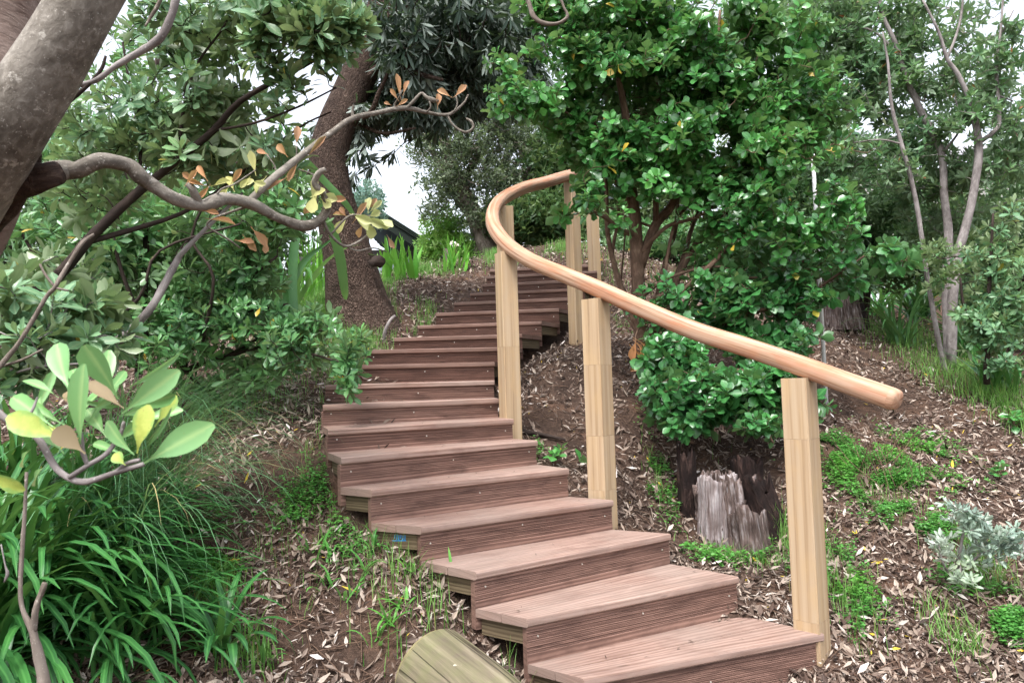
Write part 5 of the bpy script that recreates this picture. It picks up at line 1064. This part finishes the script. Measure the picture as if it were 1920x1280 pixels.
white = (lambda M: M.done(M.bsdf(srgb('dcdcdc'), .5, .4).outputs[0]))(NT('white_plastic'))
pb = rg(1541, 600, 5.5); pt_ = at(1541, 252, 5.5)
qb = QB(); tube(qb, [n3(pb[:2], pb[2] - .1), n3(pb[:2], pt_[2])], [.014, .014], 12, 1); po = qb.build('white_pole', white, None, origin=pb); tag(po, 'thin white upright pole among the dark leaves', 'pole')
# surface root by the trunk, stick by the post
rt = empty('surface_root', gpt(722, 640), 'pale curved stick leaning at the foot of the rough trunk', 'stick'); branch([(720, 645, 6.0, 7), (722, 622, 5.98, 7), (730, 603, 6.0, 6), (740, 592, 6.05, 6)], 8, 4, .1, 'stick', bark_pale, rt)
sk_ = empty('fallen_stick', gpt(1020, 825), 'dark fallen stick on the soil beside the third post', 'stick'); p0, p1, p2 = gpt(975, 815), gpt(1010, 822), gpt(1060, 832)
qb = QB(); tube(qb, [p0 + [0, 0, .02], p1 + [0, 0, .025], p2 + [0, 0, .02]], [.014, .013, .009], 8, 5, .15); qb.build('stick', bark_dark, sk_)

# ------------------------------------------------------------------ houses
pale = (lambda M: M.done(M.bsdf(srgb('b9c4d6'), .6, .3).outputs[0]))(NT('pale_blue_wall'))
green_iron = (lambda M: M.done(M.bsdf(srgb('1f2722'), .8, .15).outputs[0]))(NT('dark_green_roof_iron'))
fascia = (lambda M: M.done(M.bsdf(srgb('3a3634'), .6, .3).outputs[0]))(NT('dark_fascia'))
def box(qb, o, a, b, c):
    o, a, b, c = map(np.asarray, (o, a, b, c)); V = [o, o + a, o + a + b, o + b, o + c, o + a + c, o + a + b + c, o + b + c]
    qb.add(V, [(0, 3, 2, 1), (4, 5, 6, 7), (0, 1, 5, 4), (1, 2, 6, 5), (2, 3, 7, 6), (3, 0, 4, 7)])
hd = 19.0
e = at(812, 462, hd); ridge = at(640, 352, hd)           # right eave end and ridge of the nearer gable edge
hs_ = empty('house', at(720, 560, hd), 'pale blue house with a dark green corrugated roof beyond the crest', 'house')
wl = at(560, 468, hd + .5); wr = at(772, 468, hd + .5); wz = e[2] - .02
qb = QB(); box(qb, [wl[0], wl[1], wz - 3.2], [wr[0] - wl[0], 0, 0], [0, 6, 0], [0, 0, 3.2]); qb.build('wall', pale, hs_, False)
qb = QB()
for k in range(11): box(qb, [wl[0], wl[1] - .012, wz - 3.1 + k * .28], [wr[0] - wl[0], 0, 0], [0, .012 + .001, 0], [0, .0, .012])
qb.build('weatherboard', (lambda M: M.done(M.bsdf(srgb('9aa6ba'), .6, .3).outputs[0]))(NT('wall_groove')), hs_, False)
qb = QB(); box(qb, [wl[0], wl[1] - .03, wz - .2], [wr[0] - wl[0] + .05, 0, 0], [0, .028, 0], [0, 0, .26]); qb.build('fascia', fascia, hs_, False)
qb = QB(); slope = ridge - e; slope[1] = 0
dpth = np.array([0, 7.0, 0]); yo = np.array([0, -.55, 0])
m_ = 60; L_ = np.linalg.norm(slope); nrm_ = norm(np.cross([0, 1, 0], slope)); nrm_ = nrm_ if nrm_[2] > 0 else -nrm_
rows = []
for k in range(m_ + 1):
    base_ = e + yo + dpth * k / m_; off = nrm_ * .022 * math.sin(k * PI / 2)
    rows += [base_ + off, base_ + slope + off]
V_ = np.array(rows); Vb = V_ - nrm_ * .3; a_ = np.arange(m_) * 2; Q_ = np.stack([a_, a_ + 1, a_ + 3, a_ + 2], 1); nn_ = len(V_)
ext = [(0, nn_, nn_ + 1, 1), (1, nn_ + 1, nn_ * 2 - 1, nn_ - 1), (nn_ - 2, 2 * nn_ - 2, nn_, 0)]
qb.add(np.vstack([V_, Vb]), np.vstack([Q_, Q_ + nn_, ext])); qb.build('roof', green_iron, hs_, False)
qb = QB(); tube(qb, [e + yo + [.05, -.02, -.05], e + [.05, 7, -.05]], [.06, .06], 10, 1); 
for k in range(3): tube(qb, [e + yo + [0, -.03, -.02 - .05 * k] , e + yo + slope + [0, -.03, -.02 - .05 * k]], [.016, .016], 6, 1)
qb.build('roof_trim', green_iron, hs_, False)
grey_roof = (lambda M: M.done(M.bsdf(M.ramp(M.noise(M.coord('Object'), 3, 4), [(.3, srgb('6c6a6e')), (.7, srgb('9a989c'))]), .7, .3).outputs[0]))(NT('grey_roof'))
h2 = empty('house', at(1800, 420, 22), 'house with a weathered grey roof glimpsed through the trees at far right', 'house')
a0 = at(1600, 300, 22); a1 = at(2050, 300, 22); a1[2] = a0[2] = (a0[2] + a1[2]) / 2 ; a1[1] = a0[1]
qb = QB(); box(qb, a0 + [0, 0, 0], [a1[0] - a0[0], 0, 0], [0, 3.5, 1.35], [0, -.05, .12]); qb.build('roof', grey_roof, h2, False)
qb = QB(); box(qb, a0 + [.4, .6, -3], [a1[0] - a0[0] - .8, 0, 0], [0, 5, 0], [0, 0, 2.95]); qb.build('wall', (lambda M: M.done(M.bsdf(srgb('c9c6c0'), .6, .3).outputs[0]))(NT('cream_wall')), h2, False)
# pale roses near the crest
rs_ = rg(860, 480, 9.6); fb = empty('flower_stem', rs_, 'pale white blooms beside a weathered stake near the crest', 'flower')
qb = QB()
for k, (px, py) in enumerate([(849, 456), (857, 460), (853, 462)]):
    c_ = at(px, py, 9.6); rosettes(qb, np.array([c_]), np.array([[0, -.6, .6]]), RND, .05, 9, (10, 80), .001)
qb.build('flowers', leaf_mat('white_petal', 'e4ddd8', 'f2eee8', 'e4ddd8', .6, .3, .3), fb)
qb = QB(); tube(qb, [rs_, at(853, 462, 9.6)], [.006, .004], 5, 2); qb.build('stem', bark_brown, fb)
st_ = rg(838, 490, 9.4); qb = QB(); box(qb, st_ + [-.04, -.03, -.05], [.09, 0, 0], [0, .06, 0], [0, 0, max(.2, at(838, 466, 9.4)[2] - st_[2] + .05)]); o = qb.build('wooden_stake', bark_grey, None, False, origin=st_); tag(o, 'short weathered grey stake near the crest', 'stake')

# ------------------------------------------------------------------ ground litter, grass and cover
lit_m = NT('litter_leaf')
at_ = lit_m.n('ShaderNodeAttribute', attribute_name='lc'); sp = lit_m.n('ShaderNodeSeparateColor'); lit_m.l(at_.outputs['Color'], sp.inputs[0])
col = lit_m.ramp(sp.outputs[0], [(0, srgb('2e231e')), (.22, srgb('503f36')), (.42, srgb('706157')), (.62, srgb('908073')), (.8, srgb('aa9c90')), (.93, srgb('c2b9b1')), (1, srgb('d6cecb'))])
col = lit_m.mix(lit_m.math('GREATER_THAN', sp.outputs[1], .994), col, srgb('c2a63a'))
col = lit_m.mix(lit_m.math('MULTIPLY', lit_m.math('SUBTRACT', 1.0, lit_m.math('MULTIPLY', sp.outputs[2], 3), True), .3), col, srgb('3a2820'))
litter_mat = lit_m.done(lit_m.bsdf(col, .7, .3).outputs[0])
def on_screen_scatter(n, lo=2.3, hi=10, xr=(-3.6, 5.0)):
    """ground positions, denser close to the camera like the number of leaves one can see"""
    y = lo + (hi - lo) * rng.random(n) ** 1.5; x = (rng.random(n) * 1.7 - .85) * y * .95
    k = (x > xr[0] - 1) & (x < xr[1] + 1); return x[k], y[k]
def flat_tilt(n, t): 
    v = rng.normal(0, t, (n, 3)); v[:, 2] = 1; return norm(v)
def slope_n(x, y):
    e_ = .05; return norm(np.column_stack([-(gz(x + e_, y) - gz(x - e_, y)) / (2 * e_), -(gz(x, y + e_) - gz(x, y - e_)) / (2 * e_), np.ones_like(x)]))
x, y = on_screen_scatter(230000)
p3 = np.column_stack([x, y, 0 * x]); dens = vnoise(p3, 1.6) * .6 + vnoise(p3, 5) * .4
keep = (dens + rng.normal(0, .1, len(x)) > .27) & ~on_stairs(x, y, -.01)
for (bx_, by_, br_) in [(1030, 800, .2), (640, 900, .2), (700, 1230, .22), (560, 1180, .2), (1180, 790, .18), (1240, 1010, .14), (1060, 720, .15), (560, 870, .2)]:
    c = gpt(bx_, by_); keep &= np.hypot(x - c[0], (y - c[1]) * .8) > br_ * (.8 + rng.normal(0, .5, len(x)))
x, y = x[keep], y[keep]; n = len(x); z = gz(x, y)
N = norm(slope_n(x, y) + rng.normal(0, .38, (n, 3))); D = rand_unit(n); D = norm(D - N * (D * N).sum(1, keepdims=True))
cc = np.clip(rng.beta(1.5, 2.1, n) + .06 * rng.normal(size=n), 0, 1)
qb = QB(); leaves(qb, LIT, np.column_stack([x, y, z + rng.uniform(.002, .026, n)]), D, N, (.012 + .054 * rng.random(n) ** 2.0), np.column_stack([cc, rng.random(n)]))
# a few on the treads
for _ in range(150):
    i = int(rng.integers(0, 12)); a, b_ = rng.uniform(.05, .95), rng.uniform(.2, .85); f = FL[i] + (FR[i] - FL[i]) * a; k_ = FL[i + 1] + (FR[i + 1] - FL[i + 1]) * a; q_ = f + (k_ - f) * b_
    leaves(qb, LIT, [[q_[0], q_[1], TZ[i] + .004]], [[rng.normal(), rng.normal(), 0]], [[0, 0, 1]], np.array([rng.uniform(.005, .03) * rng.uniform(.4, 1)]), [[rng.uniform(.1, .5), .5]])
o = qb.build('leaf_litter', litter_mat); tag(o, 'brown and pinkish fallen leaves and bark covering the soil', 'leaf litter', None, 'stuff')
# twigs in the litter
x, y = on_screen_scatter(4200, 2.4, 8); k = ~on_stairs(x, y, .02); x, y = x[k], y[k]; qb = QB()
for a, b_ in zip(x, y):
    an_ = rng.uniform(0, 6.28); L = rng.uniform(.05, .2); d_ = np.array([math.cos(an_), math.sin(an_)]) * L; z0, z1 = g1(a, b_), g1(a + d_[0], b_ + d_[1])
    if on_stairs(np.array([a + d_[0]]), np.array([b_ + d_[1]]), .02)[0]: continue
    tube(qb, [[a, b_, z0 + .012], [a + d_[0] / 2, b_ + d_[1] / 2, (z0 + z1) / 2 + .02], [a + d_[0], b_ + d_[1], z1 + .012]], [.0022, .002, .001], 4, 1, cap=False)
o = qb.build('twig_litter', bark_brown); tag(o, 'thin dry twigs strewn over the litter', 'twigs', None, 'stuff')

GK = .85
def grass_patch(qb, px, py, rx, ry, n, h, w=.0035, lean=.5, d=None):
    c = gpt(px, py) if d is None else at(px, py, d)
    n = int(n * GK)
    dd = proj(c)[2]; sx = rx * dd / F; hor = max((py - 705 + 160) / F, .12); sy = min(ry * dd / F / hor, 1.2)
    x = c[0] + rng.normal(0, sx / 2, n); y = c[1] + rng.normal(0, sy / 2, n); k = ~on_stairs(x, y, .01); x, y = x[k], y[k]; n = len(x)
    if not n: return
    z = gz(x, y); az = rng.uniform(0, 6.28, n); H = h * rng.uniform(.45, 1.15, n); lo = rng.uniform(.1, 1, n) * lean
    B = np.column_stack([x, y, z - .005]); dh = np.column_stack([np.cos(az), np.sin(az), 0 * az]); s = np.column_stack([-np.sin(az), np.cos(az), 0 * az])
    ts = np.array([0, .35, .7, 1]); ws = np.array([1, .9, .6, .08]) * w
    P = B[:, None] + H[:, None, None] * (ts[None, :, None] * np.array([0, 0, 1.0]) * (1 - .35 * lo[:, None, None] * ts[None, :, None]) + (ts ** 2)[None, :, None] * lo[:, None, None] * dh[:, None])
    V = np.stack([P - s[:, None] * ws[None, :, None] / 2, P + s[:, None] * ws[None, :, None] / 2], 2).reshape(n, 8, 3)
    Q = np.array([(0, 1, 3, 2), (2, 3, 5, 4), (4, 5, 7, 6)]); A = np.zeros((n, 8, 4)); A[..., 0] = rng.random((n, 1)); A[..., 1] = rng.random((n, 1)); A[..., 2] = 1
    qb.add(V.reshape(-1, 3), (Q[None] + (np.arange(n) * 8)[:, None, None]).reshape(-1, 4), A.reshape(-1, 4))
qb = QB()
for a in [(870, 488, 60, 8, 2600, .1, .005, .5), (790, 508, 70, 8, 1800, .1, .005), (940, 485, 30, 10, 1500, .14, .005), (600, 590, 70, 40, 5200, .2, .005), (560, 560, 60, 40, 3000, .35, .006), (690, 640, 50, 26, 1800, .1, .004), (650, 640, 60, 24, 1700, .12, .004), (730, 535, 30, 10, 400, .1, .004),
          (800, 600, 26, 12, 400, .1, .004), (640, 930, 24, 60, 260, .1, .003), (700, 1010, 50, 50, 240, .14, .0035), (760, 1070, 60, 60, 200, .14, .004), (600, 820, 20, 60, 260, .08, .003), (830, 1140, 60, 40, 90, .15, .004), (980, 1260, 40, 30, 220, .16, .004),
          (1890, 770, 60, 60, 1400, .2, .0045, 1.), (1780, 690, 60, 26, 420, .16, .004, 1.), (1860, 720, 80, 36, 900, .16, .004, 1.), (1235, 900, 22, 30, 120, .1, .0035, .8), (1430, 1060, 60, 20, 200, .1, .0035, .8), (1340, 1050, 50, 20, 140, .1, .0035, .8), (1580, 1130, 50, 50, 300, .13, .0035), (1790, 1210, 50, 40, 200, .15, .004, .9),
          (1840, 1080, 60, 30, 340, .14, .004, 1.), (1560, 1050, 40, 60, 200, .1, .0035), (1150, 500, 40, 16, 200, .1, .004), (1060, 468, 40, 10, 900, .12, .005), (1250, 520, 90, 16, 200, .1, .004), (1700, 640, 60, 16, 600, .2, .005), (1460, 1000, 20, 30, 200, .15, .004), (1650, 930, 70, 30, 350, .1, .003), (1310, 760, 30, 30, 100, .1, .003),
          (400, 1120, 60, 30, 260, .14, .004), (470, 1250, 60, 30, 130, .14, .006), (1110, 500, 60, 10, 200, .1, .004), (540, 1000, 60, 60, 120, .1, .003), (470, 760, 120, 20, 500, .1, .003)]:
    grass_patch(qb, *a)
o = qb.build('grass', m_grass); tag(o, 'loose tufts of green grass on the slope and crest', 'grass', None, 'stuff')
# broad bladed weeds left of the lower steps
qb = QB()
for (px, py) in [(610, 1060), (650, 1050), (700, 1040), (690, 1080), (730, 1180), (770, 1090), (620, 1110), (760, 1150), (660, 1130), (700, 1220), (580, 1050), (840, 1100), (450, 1200), (490, 1250), (380, 1230)]:
    c = gpt(px, py)
    for k in range(7): strap_leaf(qb, c + np.array([rng.normal(0, .02), rng.normal(0, .02), 0]), rng.uniform(0, 6.28), math.radians(rng.uniform(35, 85)), rng.uniform(.07, .16), rng.uniform(.009, .015), rng.uniform(.3, 1.4), 6, .25, .3, .35)
o = qb.build('young_weeds', m_cover); tag(o, 'scattered pale green broad bladed young weeds in the soil', 'weeds', None, 'stuff')
# small round leaved ground cover
qb = QB()
for (px, py, rx, ry, n) in [(1560, 850, 60, 34, 1500), (1640, 900, 70, 26, 1900), (1700, 870, 60, 30, 1500), (1680, 930, 60, 24, 1400), (1750, 850, 50, 26, 900), (1600, 870, 60, 30, 1100), (1235, 895, 24, 34, 500), (1450, 1065, 46, 22, 600), (1350, 1055, 44, 16, 260), (1580, 1090, 36, 50, 800), (1735, 1030, 40, 50, 1100), (1760, 990, 50, 30, 700), (1860, 1150, 60, 24, 800),
                            (1900, 1190, 40, 30, 600), (350, 1040, 50, 34, 900), (400, 1090, 50, 30, 700), (560, 950, 46, 24, 450), (640, 970, 40, 30, 350), (600, 930, 30, 24, 200), (1010, 858, 16, 10, 60), (1150, 600, 40, 24, 240), (1690, 990, 50, 20, 300), (680, 1010, 50, 30, 200), (1620, 1180, 40, 40, 300)]:
    c = gpt(px, py); dd = proj(c)[2]; hor = max((py - 705 + 160) / F, .12); x = c[0] + rng.normal(0, rx * dd / F / 1.8, n); y = c[1] + rng.normal(0, ry * dd / F / hor / 2.2, n)
    k = (~on_stairs(x, y, .02)) & (vnoise(np.column_stack([x, y, 0 * x]), 9) > .45); x, y = x[k], y[k]; n = len(x); z = gz(x, y) + rng.uniform(.008, .06, n) * (.5 + vnoise(np.column_stack([x, y, 0 * x]), 7))
    B = np.column_stack([x, y, z])
    for q in range(3):
        D = rand_unit(n); D[:, 2] = np.abs(D[:, 2]) * .3; leaves(qb, [leaf_tpl(2, .75, .55, .15, .1, .1)], B + rng.normal(0, .006, (n, 3)), D, flat_tilt(n, .35), rng.uniform(.011, .022, n))
o = qb.build('ground_cover', m_cover); tag(o, 'patches of small round leaved green ground cover', 'ground cover', None, 'stuff')
print('faces', sum(len(o.data.polygons) for o in bpy.data.objects if o.type == 'MESH'))
